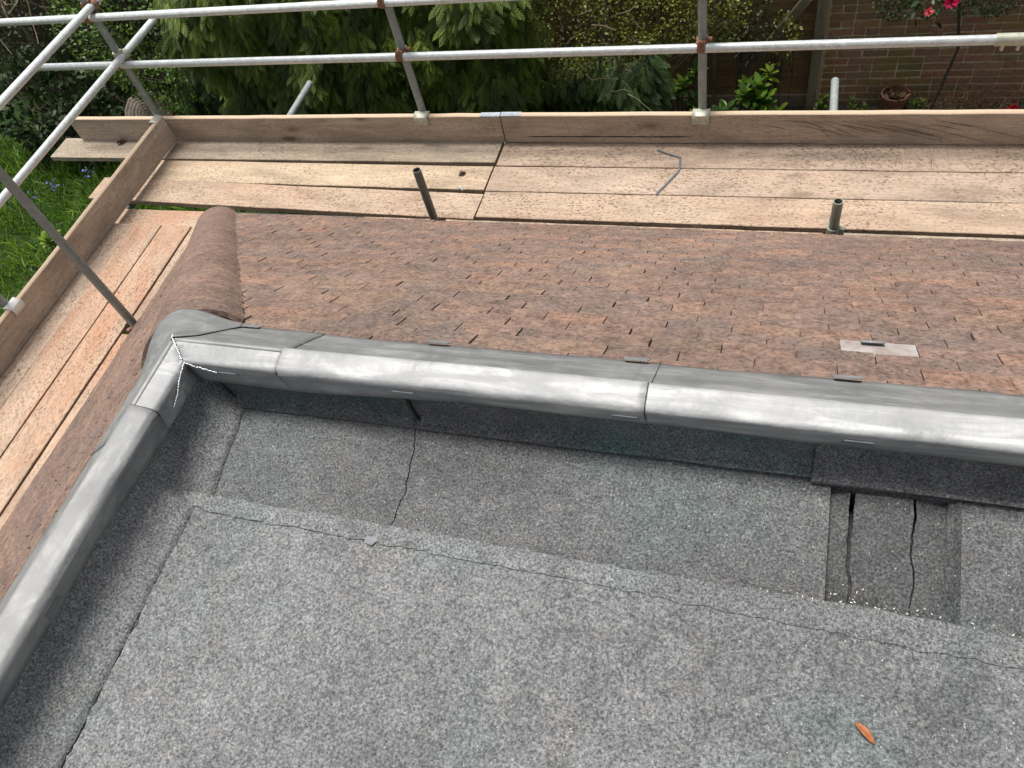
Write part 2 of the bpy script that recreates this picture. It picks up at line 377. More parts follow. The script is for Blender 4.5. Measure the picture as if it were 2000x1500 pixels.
def spray():
    T = []; F = []
    def blade(x, y, a, L, w, dr):
        k = len(T); c, s_ = math.cos(a), math.sin(a)
        z0 = -.22 * (x * x) - .05 * abs(y)
        for (u, v, zz) in ((0, 0, 0), (.45, w, .01), (1, 0, -dr), (.45, -w, .01)):
            px = x + (u * L) * c - v * s_; py = y + (u * L) * s_ + v * c
            T.append((px, py, z0 + zz * L - .12 * abs(py)))
        F.append((k, k + 1, k + 2)); F.append((k, k + 2, k + 3))
    n = 8
    for i in range(n):
        x = .06 + .86 * i / (n - 1); L = .42 * math.sin(math.pi * (.22 + .70 * (1 - i / n))) + .07
        for sg in (1, -1):
            blade(x, 0, sg * (.85 - .25 * i / n), L, .030, .12)
            for q in (.45, .78):
                xx = x + L * q * math.cos(.75); yy = sg * L * q * math.sin(.75)
                blade(xx, yy, sg * .25, L * .5 * (1.1 - q * .4), .026, .15)
                blade(xx, yy, sg * 1.25, L * .32, .024, .15)
    blade(0, 0, 0, .5, .05, .02); blade(.45, 0, 0, .6, .05, .15)
    return T, F
SPR_T, SPR_F = spray()

# ================================================================== SETTING
g = MB(); g.grid([[(x, y, -5.4 + .03 * noise.noise(Vector((x * .7, y * .7, 0)))) for x in np.linspace(-16, 10, 53)] for y in np.linspace(-6, 12, 37)], flip=True)
gl = g.build('ground', 'ground', smooth=True); setp(gl, 'lawn and garden ground below the scaffold', 'ground', kind='structure')
g = MB(); g.add([(-260, -260, -5.46), (260, -260, -5.46), (260, 260, -5.46), (-260, 260, -5.46)], [(0, 1, 2, 3)])
gf = g.build('far_ground', 'ground'); setp(gf, 'far ground around the garden', 'ground', kind='structure')
g = MB(); g.grid([[(x, y, -5.355 + .035 * noise.noise(Vector((x * 2, y * 2, 3)))) for x in np.linspace(-4.6, 4.2, 60)] for y in np.linspace(6.1, 7.46, 14)], flip=True)
sb = g.build('flower_bed', 'soil', smooth=True); setp(sb, 'bare soil of the bed along the fence and wall', 'soil', kind='structure')

# ================================================================== HOUSE
house = thing('house', 'house roof with grey felt flat top, lead capping and red-brown tiled slopes', 'house', (0, 0, -5.4))
w = MB(); w.box(-3.15, 3.0, -1.9, 2.82, -5.4, -3.02); w.build('wall', 'render', house)
w = MB()
w.add([(-3.36, -1.9, -3.05), (-3.36, 3.0, -3.05), (3.0, 3.0, -3.05), (3.0, -1.9, -3.05)], [(0, 1, 2, 3)])
w.build('soffit', 'fascia', house)
w = MB(); w.box(-3.385, 3.0, 3.003, 3.025, -3.16, -3.005); w.box(-3.385, -3.363, -1.9, 3.0, -3.16, -3.005); w.build('fascia', 'fascia', house)

# --- slope frames: origin at eaves, s up the slope
TR = math.atan2(1.57, 2.053); TL = math.atan2(1.57, 1.95)
NR = Vector((0, math.sin(TR), math.cos(TR))); UR = Vector((0, -math.cos(TR), math.sin(TR))); OR = Vector((0, 3.09, -2.97))
NL = Vector((-math.sin(TL), 0, math.cos(TL))); UL = Vector((math.cos(TL), 0, math.sin(TL))); OL = Vector((-3.44, 0, -2.97))
# roofing boards under the tiles
w = MB()
def hipx(y): return -1.49 - (y - 1.037) * (1.95 / 2.053)
def under(O, U, N, pts, h): return [tuple(Vector(p) - N * h) for p in pts]
a = under(OR, UR, NR, [(hipx(3.06), 3.06, -2.97), (3.0, 3.06, -2.97), (3.0, .98, -1.356), (hipx(.98), .98, -1.356)], .075)
w.add(a, [(0, 1, 2, 3)])
a = under(OL, UL, NL, [(-3.41, 3.06, -2.97), (hipx(.98), .98, -1.356), (-1.436, -1.9, -1.356), (-3.41, -1.9, -2.97)], .075)
w.add(a, [(0, 1, 2, 3)]); w.build('underlay', 'black', house)
w = MB(); w.box(-3.28, -2.35, 3.03, 3.112, -2.992, -2.987); w.build('eaves_strip', 'fascia', house)

# --- plain tiles
GA = .1014; TW = .1645; TLN = .262; TT = .0125
def tile_mesh(name='roof_tile'):
    mb = MB(); n = 4; top = []; bot = []
    for j in (0, 1):
        for i in range(n + 1):
            u = i / n - .5; cam_ = .0022 * (1 - 4 * u * u)
            top.append((u * TW, j * TLN, TT + cam_)); bot.append((u * TW, j * TLN, cam_))
    vs = top + bot; k = n + 1; o = 2 * k; fs = []
    for i in range(n):
        fs.append((i, i + 1, k + i + 1, k + i)); fs.append((o + i + 1, o + i, o + k + i, o + k + i + 1))
        fs.append((i, o + i, o + i + 1, i + 1)); fs.append((k + i, k + i + 1, o + k + i + 1, o + k + i))
    fs.append((0, k, o + k, o)); fs.append((n, o + n, o + k + n, k + n))
    mb.add(vs, fs); return mb
tmesh = tile_mesh(); tdata = tmesh.mesh('roof_tile', 0); tdata.materials.append(M['tile'])
TVn = np.array(tmesh.v)
def tile_matrix(O, U, N, along, a, s, rr, smax=9):
    tilt = math.atan2(.0235, .2) + rr.gauss(0, .004)
    X_ = along.normalized(); Y_ = U * math.cos(tilt) - N * math.sin(tilt); Z_ = X_.cross(Y_)
    if Z_.dot(N) < 0: X_ = -X_; Z_ = X_.cross(Y_)
    rz = rr.gauss(0, .006); q = Matrix.Rotation(rz, 3, Z_); X_ = q @ X_; Y_ = q @ Y_
    ry = rr.gauss(0, .007); q = Matrix.Rotation(ry, 3, Y_); X_ = q @ X_; Z_ = q @ Z_
    P = O + along * a + U * s - N * (.0125 + rr.random() * .0035)
    m = Matrix.Identity(4)
    Y_ = Y_ * min(1.0, (smax - s) / TLN)
    for i in range(3): m[i][0] = X_[i]; m[i][1] = Y_[i]; m[i][2] = Z_[i]; m[i][3] = P[i]
    return m
def cam_px(p):
    x = sum(RC[0][i] * p[i] for i in range(3)); y = sum(RC[1][i] * p[i] for i in range(3)); z = sum(RC[2][i] * p[i] for i in range(3))
    return (1000 + 1538.6 * x / z, 750 + 1538.6 * y / z, z) if z > .05 else (-9e9, 0, 0)
HIPN = Vector((1.57, 1.57 * .947, 0)).cross(Vector((0, 0, 1)))
hip0 = Vector((-1.49, 1.037, -1.40)); hip1 = Vector((-3.43, 3.08, -2.97)); HD = (hip1 - hip0).normalized()
HS = HD.cross(Vector((0, 0, 1))).normalized()              # sideways from the hip
if HS.x < 0: HS = -HS
HU = HS.cross(HD);  HU = HU if HU.z > 0 else -HU
tiles = []                                                 # (matrix, cut?, side)
rr = random.Random(5)
for k in range(0, 26):
    s = .012 + GA * k
    off = -.597 + (0 if k % 2 == 1 else .084) + rr.gauss(0, .004) + (.022 if k == 22 else 0)
    for i in range(-24, 26):
        c = off + .168 * (i + .5) + rr.gauss(0, .0011)
        y = OR.y + UR.y * (s + .05)
        if c > 3.0 or c < hipx(y) - .12: continue
        if abs(c - .262) < .1 and abs(s - 2.243) < .03:        # slipped tile: lead tingle instead
            MISS = (c, s); continue
        m = tile_matrix(OR, UR, NR, Vector((1, 0, 0)), c, s + rr.gauss(0, .0022), rr, 2.665)
        tiles.append((m, c < hipx(OR.y + UR.y * s) + .32, 0))
for k in range(0, 26):
    s = .0 + .1 * k
    for i in range(-30, 30):
        c = (.084 if k % 2 else 0) + .168 * i + rr.gauss(0, .0014)
        x = OL.x + UL.x * (s + .05); yh = 1.037 + (-1.49 - x) * (2.053 / 1.95)
        if c < -1.85 or c > yh + .12: continue
        m = tile_matrix(OL, UL, NL, Vector((0, 1, 0)), c, s + rr.gauss(0, .0025), rr, 2.59)
        tiles.append((m, c > yh - .32, 1))
cand = []
for idx, (m, cut, side) in enumerate(tiles):
    if side == 0:
        px = cam_px(m @ Vector((0, .05, TT)))
        if -60 < px[0] < 2060 and px[1] < 790: cand.append((px[2], idx))
cand.sort(); single = set(i for _, i in cand[:300])
hipP = hip0.copy(); hipNv = Vector((HD.y, -HD.x, 0)).normalized()      # vertical plane along the hip
if hipNv.x < 0: hipNv = -hipNv
stuffV = []; stuffF = []; stuffT = []
for idx, (m, cut, side) in enumerate(tiles):
    if cut:
        bm = bmesh.new(); tm = tmesh.mesh('tmp', 0); bm.from_mesh(tm); bpy.data.meshes.remove(tm)
        bm.transform(m)
        n_ = hipNv if side == 0 else -hipNv
        r_ = bmesh.ops.bisect_plane(bm, geom=bm.verts[:] + bm.edges[:] + bm.faces[:], plane_co=hipP, plane_no=n_, clear_inner=True)
        es = [e for e in r_['geom_cut'] if isinstance(e, bmesh.types.BMEdge)]
        if es:
            try: bmesh.ops.holes_fill(bm, edges=es)
            except Exception: pass
        bm.verts.index_update(); vs = [tuple(v.co) for v in bm.verts]; fs = [tuple(v.index for v in f.verts) for f in bm.faces]; bm.free()
        if not fs: continue
        if idx in single:
            me = bpy.data.meshes.new('roof_tile'); me.from_pydata([(a_, b_, c_ + ZC) for a_, b_, c_ in vs], [], fs); me.materials.append(M['tile'])
            link(bpy.data.objects.new('roof_tile', me), house)
        else:
            k0 = len(stuffV); stuffV += vs; stuffF += [tuple(i + k0 for i in f) for f in fs]; stuffT += [rr.random()] * len(vs)
    elif idx in single:
        o = bpy.data.objects.new('roof_tile', tdata); mw = m.copy(); mw[2][3] += ZC; o.matrix_world = mw
        loc = o.location.copy(); COL.objects.link(o); o.parent = house; o.location = loc - house.location
    else:
        k0 = len(stuffV); stuffV += [tuple(m @ Vector(v)) for v in tmesh.v]; stuffF += [tuple(i + k0 for i in f) for f in tmesh.f]; stuffT += [rr.random()] * len(tmesh.v)
me = bpy.data.meshes.new('roof_tiles'); me.from_pydata([(a_, b_, c_ + ZC) for a_, b_, c_ in stuffV], [], stuffF)
at = me.attributes.new('tint', 'FLOAT', 'POINT'); at.data.foreach_set('value', np.array(stuffT, dtype=np.float32)); me.materials.append(M['tile'])
o = bpy.data.objects.new('roof_tiles', me); link(o, house); setp(o, kind='stuff')

# --- lead tingle where a tile has slipped
c, s = MISS
P0 = OR + Vector((1, 0, 0)) * c + UR * s
def onR(dx, ds, h): return P0 + Vector((dx, 0, 0)) + UR * ds + NR * h
w = MB()
def slab(mb, quad, N, t):
    q = [Vector(p) for p in quad]; mb.add([*q, *[p + N * t for p in q]], [(3, 2, 1, 0), (4, 5, 6, 7), (0, 1, 5, 4), (1, 2, 6, 5), (2, 3, 7, 6), (3, 0, 4, 7)])
slab(w, [onR(-.0835, -.006, -.0025), onR(.0835, -.006, -.0025), onR(.0835, .125, -.0175), onR(-.0835, .125, -.0175)], NR, .0025)
w.build('lead_tingle', 'tingle', house, bevel=.0006)
w = MB(); rows = []
for u in np.linspace(0, 1, 8):
    a = -.6 + u * 3.0; rows.append([tuple(onR(dx - .012, .020 - .010 * math.cos(a), .001 + .007 * math.sin(a))) for dx in (-.026, 0, .026)])
w.grid(rows); w.build('lead_fold', 'leadclip', house, smooth=True, solid=.002)

# --- hip tiles, half round
HC = .020; HR = .160; L = .452; nH = 7; total = (hip1 - hip0).length + .10
start = hip0 - HD * .035 + HU * (HC - HR)
for i in range(nH):
    a0 = i * L; a1 = a0 + L + .002
    if i == nH - 1: a1 = max(a1, total)
    w = MB(); lift = .0035 if i == 0 else 0 
    rows_o = []; rows_i = []
    for aa in np.linspace(a0 + .003, a1, 7):
        ro = []; ri = []
        for t in np.linspace(-1.13, 1.13, 19):
            r_o = HR + lift + .0012 * noise.noise(Vector((aa * 6, t * 2, 3)))
            ro.append(tuple(start + HD * aa + HS * (math.sin(t) * r_o) + HU * (math.cos(t) * r_o)))
            r_i = r_o - .014
            ri.append(tuple(start + HD * aa + HS * (math.sin(t) * r_i) + HU * (math.cos(t) * r_i)))
        rows_o.append(ro); rows_i.append(ri)
    w.grid(rows_o); w.grid(rows_i, True)
    w.grid([rows_o[0], rows_i[0]], True); w.grid([rows_o[-1], rows_i[-1]])
    w.grid([[r[0] for r in rows_o], [r[0] for r in rows_i]]); w.grid([[r[-1] for r in rows_o], [r[-1] for r in rows_i]], True)
    bmm = w.build('hip_tile', 'hip', house, smooth=True, angle=50)

# --- lead: base lines
LX = -1.322; LY = .858
def wob(s, k, amp): return 1.25 * amp * (noise.noise(Vector((s * 3.1, k * 7.3, 1.7))) + .5 * noise.noise(Vector((s * 9.0, k * 3.1, 4.2))))
CAP = [(.0150, -1.377), (.0105, -1.364), (.0060, -1.351), (.0025, -1.340), (.0008, -1.3330), (.0010, -1.3275), (.0028, -1.3225), (.0065, -1.3190), (.0115, -1.3170), (.019, -1.3152), (.032, -1.3128), (.045, -1.3105), (.054, -1.3090), (.0595, -1.3082)]
APR = [(.050, -1.3115), (.060, -1.3135), (.085, -1.3305), (.11, -1.3495), (.14, -1.3725), (.165, -1.3915), (.178, -1.4010)]
def lead_rows(prof, leg, a, b, mitre_a=False, mitre_b=False, lift=0, kind=0):
    """rows along the leg; leg 'r' runs along X at Y=LY+d, leg 'l' along Y at X=LX-d"""
    n = max(4, int(abs(b - a) / .022)); rows = []
    for i in range(n + 1):
        row = []
        for j, (d, z) in enumerate(prof):
            lo = a; hi = b
            if leg == 'r' and mitre_a: lo = LX - d
            if leg == 'l' and mitre_b: hi = LY + d
            s = lo + (hi - lo) * i / n
            edge = 1 if (kind == 0 and j < 3) or (kind == 1 and j > 4) else .35
            dd = d + wob(s + (5 if leg == 'l' else 0), j * .6, .0022) ; zz = z + wob(s + 20, j * .5, .003) * edge + lift
            if kind == 0 and j < 3: zz -= (.032, .021, .010)[j] * max(0, min(1, (-.62 - s) / .4 if leg == 'r' else (s - .40) / .4))
            if kind == 0 and j < 3: zz -= (.018, .012, .005)[j] * (.35 + .65 * max(0, min(1, (s + .5) / .7)) if leg == 'r' else .5)
            if kind == 0: dd -= lift * (.8 if j < 5 else 0)
            row.append((s, LY + dd, zz) if leg == 'r' else (LX - dd, s, zz))
        rows.append(row)
    return rows
def lead_piece(name, mat, prof, legs, lift, kind):
    w = MB()
    for (leg, a, b, ma, mb_) in legs: w.grid(lead_rows(prof, leg, a, b, ma, mb_, lift, kind), flip=(leg == 'l'))
    bm = w.mesh(name); B = bmesh.new(); B.from_mesh(bm); bmesh.ops.remove_doubles(B, verts=B.verts, dist=.0008); bmesh.ops.recalc_face_normals(B, faces=B.faces); B.to_mesh(bm); B.free()
    bm.materials.append(M[mat]); bm.polygons.foreach_set('use_smooth', [True] * len(bm.polygons))
    o = bpy.data.objects.new(name, bm); link(o, house)
    k = o.modifiers.new('sheet', 'SOLIDIFY'); k.thickness = .0024; k.offset = 0
    return o
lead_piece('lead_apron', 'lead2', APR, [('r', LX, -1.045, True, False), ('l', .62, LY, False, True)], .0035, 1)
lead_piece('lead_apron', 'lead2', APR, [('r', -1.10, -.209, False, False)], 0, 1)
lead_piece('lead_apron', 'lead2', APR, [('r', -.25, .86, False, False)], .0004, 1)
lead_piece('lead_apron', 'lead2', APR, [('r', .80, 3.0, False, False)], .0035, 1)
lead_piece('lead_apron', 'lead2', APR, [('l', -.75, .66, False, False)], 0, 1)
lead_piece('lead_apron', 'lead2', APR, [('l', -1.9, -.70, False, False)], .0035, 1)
caps = [lead_piece('lead_cap', 'lead', CAP, [('r', LX, -1.06, True, False), ('l', .675, LY, False, True)], .0, 0),
        lead_piece('lead_cap', 'lead', CAP, [('r', -1.064, -.214, False, False)], .0035, 0),
        lead_piece('lead_cap', 'lead', CAP, [('r', -.25, .9, False, False)], .0, 0),
        lead_piece('lead_cap', 'lead', CAP, [('r', .85, 3.0, False, False)], .0035, 0),
        lead_piece('lead_cap', 'leadL', CAP, [('l', -.66, .715, False, False)], .0036, 0),
        lead_piece('lead_cap', 'leadL', CAP, [('l', -1.9, -.6, False, False)], 0, 0)]
kr = -HS.dot(NR) / HU.dot(NR); kl = HS.dot(NL) / HU.dot(NL)
w = MB(); rows = []
for v in np.linspace(0, 1, 14):
    row = []
    for q in np.linspace(-1, 1, 31):
        lat = q * .150; aa = -.192 + v * (.192 + .014 - .80 * abs(lat)); ease = max(0, min(1, (aa + .185) / .185)); ease = ease * ease * (3 - 2 * ease)
        r_s = HR + .004; pl = kr * lat if lat > 0 else kl * -lat
        bar = HC - r_s + math.sqrt(max(1e-6, r_s * r_s - lat * lat)); wdw = 1 - abs(q) ** 3
        row.append(tuple(hip0 + HD * aa + HS * lat * min(1, .35 + v) + HU * ((pl * min(1, .35 + v)) + max(0, bar - pl) * ease * wdw + .0048 + .003 * v)))
    rows.append(row)
w.grid(rows); w.build('lead_saddle', 'lead2', house, smooth=True, angle=180, solid=.0024)
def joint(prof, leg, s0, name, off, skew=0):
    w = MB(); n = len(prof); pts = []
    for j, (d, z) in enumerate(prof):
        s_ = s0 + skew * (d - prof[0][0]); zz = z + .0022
        if name == 'cap_joint_shade' and leg == 'r' and j < 3: zz -= (.032, .021, .010)[j] * max(0, min(1, (-.62 - s0) / .4))
        dd = d - (.0030 if name == 'cap_joint_shade' and j < 6 else 0); zz += off
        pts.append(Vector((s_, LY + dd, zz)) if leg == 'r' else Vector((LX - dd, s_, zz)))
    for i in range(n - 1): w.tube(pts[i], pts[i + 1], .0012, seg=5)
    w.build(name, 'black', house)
joint(CAP, 'r', -1.065, 'cap_joint_shade', .0005); joint(CAP, 'r', -.2128, 'cap_joint_shade', .0005); joint(CAP, 'l', .7165, 'cap_joint_shade', .0005)
joint(APR, 'r', -1.0425, 'apron_joint_shade', .0005, -.22); joint(APR, 'r', -.2075, 'apron_joint_shade', .0000, -.02)
# black tubes above draw the shadow at the lapped edges; bright soldered seams at the corner
def beads(pts, r, name='solder_seam'):
    w = MB(); acc = []
    for i in range(len(pts) - 1):
        p, q = Vector(pts[i]), Vector(pts[i + 1]); n = max(2, int((q - p).length / (r * 1.25)))
        for j in range(n): acc.append(p.lerp(q, j / n))
    for c in acc:
        bm = bmesh.new(); bmesh.ops.create_icosphere(bm, subdivisions=1, radius=r * rnd.uniform(.75, 1.2))
        c2 = c + Vector((rnd.gauss(0, r * .18), rnd.gauss(0, r * .18), rnd.gauss(0, r * .1)))
        w.add([v.co * 1.0 + c2 for v in bm.verts], [tuple(v.index for v in f.verts) for f in bm.faces]); bm.free()
    return w.build(name, 'solder', caps[0], smooth=True, angle=180)
beads([(LX - .115, LY + .115, -1.347), (LX - .08, LY + .08, -1.322), (LX - .058, LY + .058, -1.3045), (LX - .03, LY + .03, -1.3055), (LX - .004, LY + .002, -1.317)], .0030)
beads([(LX + .004, LY - .003, -1.318), (LX + .03, LY - .004, -1.328), (LX + .06, LY - .004, -1.337), (LX + .085, LY - .004, -1.345)], .0026)
beads([(LX + .004, LY - .006, -1.318), (LX + .004, LY - .045, -1.333), (LX + .004, LY - .075, -1.352), (LX + .004, LY - .105, -1.362)], .0023)
# clips: folded tabs
def clip_apron(x):
    w = MB(); P = Vector((x, LY + .178, -1.400)); h = .0065
    for (u0, u1, s0, s1) in ((-.031, .031, -.006, .016),):
        q = [P + Vector((u0, 0, 0)) + UR * s0 + NR * h, P + Vector((u1, 0, 0)) + UR * s0 + NR * h, P + Vector((u1 - .006, 0, 0)) + UR * s1 + NR * h, P + Vector((u0 + .006, 0, 0)) + UR * s1 + NR * h]
        slab(w, q, NR, .0022)
    w.build('lead_clip', 'lead2', house, bevel=.0008)
for x in (-1.255, -.733, -.262, .168, .70, 1.3): clip_apron(x)
def clip_inner(x, wd_=.052):
    w = MB(); y0 = LY + .0125; y1 = LY + .0028; a = wd_ / 2
    w.add([(x - a - .006, y0, -1.382), (x + a + .006, y0, -1.382), (x + a, y1 - .001, -1.348), (x - a, y1 - .001, -1.348),
           (x - a - .006, y0 - .0016, -1.382), (x + a + .006, y0 - .0016, -1.382), (x + a, y1 - .0034, -1.348), (x - a, y1 - .0034, -1.348)],
          [(0, 1, 2, 3), (7, 6, 5, 4), (0, 4, 5, 1), (1, 5, 6, 2), (2, 6, 7, 3), (3, 7, 4, 0)])
    w.build('lead_clip', 'leadclip', house, bevel=.0006)
    w = MB(); w.tube((x - a, y1 - .0026, -1.3475), (x + a, y1 - .0026, -1.3475), .0016, seg=6); w.build('clip_edge', 'solder', house)
for x in (-1.214, -.751, -.255, .186, .75): clip_inner(x)
def clip_left(y, wd_=.052):
    w = MB(); x0 = LX - .0125; x1 = LX - .0020; a = wd_ / 2
    w.add([(x0, y - a, -1.384), (x0, y + a, -1.384), (x1, y + a - .004, -1.350), (x1, y - a + .004, -1.350),
           (x0 + .0016, y - a, -1.384), (x0 + .0016, y + a, -1.384), (x1 + .0018, y + a - .004, -1.350), (x1 + .0018, y - a + .004, -1.350)],
          [(0, 1, 2, 3), (7, 6, 5, 4), (0, 4, 5, 1), (1, 5, 6, 2), (2, 6, 7, 3), (3, 7, 4, 0)])
    w.build('lead_clip', 'lead2', house, bevel=.0006)
for y in (.257, -.4): clip_left(y)

# --- felt roof: deck, sheets, laps, upstands
w = MB(); w.add([(-1.36, -1.9, -1.598), (3.0, -1.9, -1.598), (3.0, .93, -1.598), (-1.36, .93, -1.598)], [(0, 1, 2, 3)]); w.build('roof_deck', 'black', house)
def jag(pts, amp, step=.012, seed=0):
    r = random.Random(seed); out = []
    for i in range(len(pts) - 1):
        p, q = Vector(pts[i]), Vector(pts[i + 1]); n = max(1, int((q - p).length / step)); d = (q - p).normalized(); nn = Vector((-d.y, d.x))
        for j in range(n):
            t = j / n; c = p.lerp(q, t); k = noise.noise(Vector((c.x * 24, c.y * 24, seed))) + .6 * noise.noise(Vector((c.x * 90, c.y * 90, seed + 3)))
            out.append(c + nn * (amp * k))
    out.append(Vector(pts[-1])); return [(v.x, v.y) for v in out]
def fall(dz): return lambda x_, y_: -1.494 + dz - .170 * max(0, min(.30, .88 - y_))
def sheet(name, poly, z, mat='felt', t=.0045, parent=house):
    bm = bmesh.new(); zf = z if callable(z) else (lambda x_, y_: z)
    vs = [bm.verts.new((x, y, zf(x, y) + ZC)) for x, y in poly]; f = bm.faces.new(vs)
    if f.normal.z < 0 or sum((poly[i][0] * poly[(i + 1) % len(poly)][1] - poly[(i + 1) % len(poly)][0] * poly[i][1]) for i in range(len(poly))) < 0: f.normal_flip()
    r_ = bmesh.ops.extrude_face_region(bm, geom=[f]); nv = [e for e in r_['geom'] if isinstance(e, bmesh.types.BMVert)]
    for v in nv: v.co.z -= t
    bmesh.ops.triangulate(bm, faces=bm.faces); bmesh.ops.recalc_face_normals(bm, faces=bm.faces)
    me = bpy.data.meshes.new(name); bm.to_mesh(me); bm.free(); me.materials.append(M[mat])
    o = bpy.data.objects.new(name, me); link(o, parent); return o
lap = jag([(-1.36, .624), (-1.304, .606), (-.77, .607), (-.241, .597), (.107, .600), (.365, .596), (.475, .590), (3.0, .58)], .004, .012, 1)
s1b = jag([(-1.290, .61), (-1.262, .555), (-1.252, .44), (-1.243, .343), (-1.234, .209), (-1.238, .113), (-1.235, -.004), (-1.225, -.4), (-1.21, -1.9)], .009, .010, 2)
sheet('felt_sheet', [*[(x + .0028, y) for x, y in s1b], (3.0, -1.9), *[p for p in lap if p[0] > -1.265][::-1]], -1.500, t=.02)
sheet('felt_sheet', [*[(x - .0026, y) for x, y in s1b][::-1], *[p for p in lap if p[0] < -1.275][::-1], (-1.36, -1.9)], -1.503, t=.02)
lapt = [p for p in lap if p[0] > -1.262]
lap2 = jag([(-1.262, .572), (-1.136, .563), (-.561, .559), (-.317, .555), (.11, .542), (.306, .537), (.471, .537), (3.0, .53)], .006, .014, 4)
sheet('felt_strip', [*lap2, *[(x, y - .0035) for x, y in lapt][::-1]], lambda x_, y_: -1.4972 + .006 * max(0, min(1, (y_ - .55) / .05)), t=.0048)
s1a = jag([(-1.298, .95), (-1.296, .9), (-1.281, .753), (-1.284, .58)], .003, .012, 5)
s2 = jag([(-.766, .95), (-.771, .881), (-.755, .797), (-.748, .703), (-.771, .58)], .007, .010, 6)
sheet('felt_sheet', [(-1.36, .58), (-1.36, .95), *[(x - .001, y) for x, y in s1a]], fall(-.002), 'feltedge', t=.014)
sheet('felt_sheet', [*[(x + .001, y) for x, y in s1a][::-1], *[(x - .0016, y) for x, y in s2]], fall(-.001), 'feltedge', t=.014)
sheet('felt_sheet', [*[(x + .0016, y) for x, y in s2][::-1], (.157, .95), (.156, .585)], fall(0), 'feltedge', t=.065)
sheet('felt_sheet', [(.384, .58), (.391, .95), (3.0, .95), (3.0, .58)], fall(0), 'feltedge', t=.014)
# shallow pocket with split felt
c1 = [(x, y) for x, y in jag([(.197, .95), (.200, .86), (.198, .80), (.1965, .70), (.203, .66), (.201, .58)], .004, .008, 8)]
c2 = [(x, y) for x, y in jag([(.316, .95), (.315, .84), (.312, .77), (.309, .73), (.313, .69), (.308, .63), (.306, .58)], .005, .008, 9)]
def pit(dz): return lambda x_, y_: -1.516 + dz - .215 * max(0, min(.30, .86 - y_))
def gapw(y, a, b_): return a + (b_ - a) * max(0, min(1, (y - .60) / .25))
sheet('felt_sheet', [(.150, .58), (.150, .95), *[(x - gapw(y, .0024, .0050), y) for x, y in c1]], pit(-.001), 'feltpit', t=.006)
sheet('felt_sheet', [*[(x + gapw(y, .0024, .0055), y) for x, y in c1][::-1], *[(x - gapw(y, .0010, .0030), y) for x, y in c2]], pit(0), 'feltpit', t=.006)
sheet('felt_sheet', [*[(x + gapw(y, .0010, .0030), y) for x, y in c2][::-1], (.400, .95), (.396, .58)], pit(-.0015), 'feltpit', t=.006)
w = MB(); w.grid([[(.364 + .010 * u, .585 + .345 * u, pit(0)(0, .585 + .345 * u) + .0006), (.369 + .009 * u, .585 + .345 * u, pit(0)(0, .585 + .345 * u) + .004), (.378 + .008 * u, .585 + .345 * u, (pit(0)(0, .585 + .345 * u) + fall(0)(0, .585 + .345 * u)) / 2), (.386 + .008 * u, .585 + .345 * u, fall(0)(0, .585 + .345 * u) + .001)] for u in (0, .25, .5, .75, 1)]); w.build('felt_fillet', 'feltpit', house, smooth=True)  # dark felt colour stands in for shade on the fillet
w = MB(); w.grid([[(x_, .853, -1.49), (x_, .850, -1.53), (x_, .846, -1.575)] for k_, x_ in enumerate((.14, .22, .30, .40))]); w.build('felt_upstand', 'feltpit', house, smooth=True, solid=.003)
# upstands
def upstand(x0, x1, y, zf, mat, seedk, foot=.014):
    w = MB(); rows = []
    prof = [(y + .002, -1.335), (y + .001, -1.40), (y, -1.46), (y - .002, zf + .022), (y - .007, zf + .010), (y - foot, zf + .003), (y - foot - .012, zf + .0012)]
    for i in range(int((x1 - x0) / .025) + 1):
        x = x0 + (x1 - x0) * i / int((x1 - x0) / .025)
        rows.append([(x, yy + wob(x, seedk + j * .3, .0028), zz) for j, (yy, zz) in enumerate(prof)])
    w.grid(rows); return w.build('felt_upstand', mat, house, smooth=True, solid=.003)
upstand(-1.345, -.765, .880, -1.496, 'felt2', 1); upstand(-.764, .135, .879, -1.4945, 'felt2', 2)
# greyer patch dressed over the pocket
w = MB(); rows = []
prof = [(.876, -1.335), (.874, -1.40), (.866, -1.45), (.857, -1.478), (.851, -1.490), (.846, -1.4935), (.846, -1.501)]
for i in range(118):
    x = .118 + .025 * i; rows.append([(x, yy + wob(x, 9 + j * .3, .002), zz) for j, (yy, zz) in enumerate(prof)])
w.grid(rows); w.build('felt_upstand', 'felt3', house, smooth=True, solid=.003)
w = MB(); rows = []
for i in range(113):
    y = -1.9 + .025 * i; zf = -1.5035 if y < .575 else (-1.5035 + (fall(-.003)(0, y) + 1.5035) * min(1, (y - .575) / .03)); rows.append([(LX - .018, y, -1.335), (LX - .014 + wob(y, 32, .002), y, -1.392), (LX - .005 + wob(y, 33, .003), y, zf + .082), (LX + .024 + wob(y, 35, .003), y, zf + .046), (LX + .050 + wob(y, 36, .003), y, zf + .019), (LX + .064, y, zf + .010), (LX + .083 + wob(y, 34, .004) + .005 * noise.noise(Vector((y * 26, 1, 2))) + .003 * noise.noise(Vector((y * 80, 5, 2))), y, zf + .0022)])
w.grid(rows, True); w.build('felt_upstand', 'felt', house, smooth=True, solid=.003)
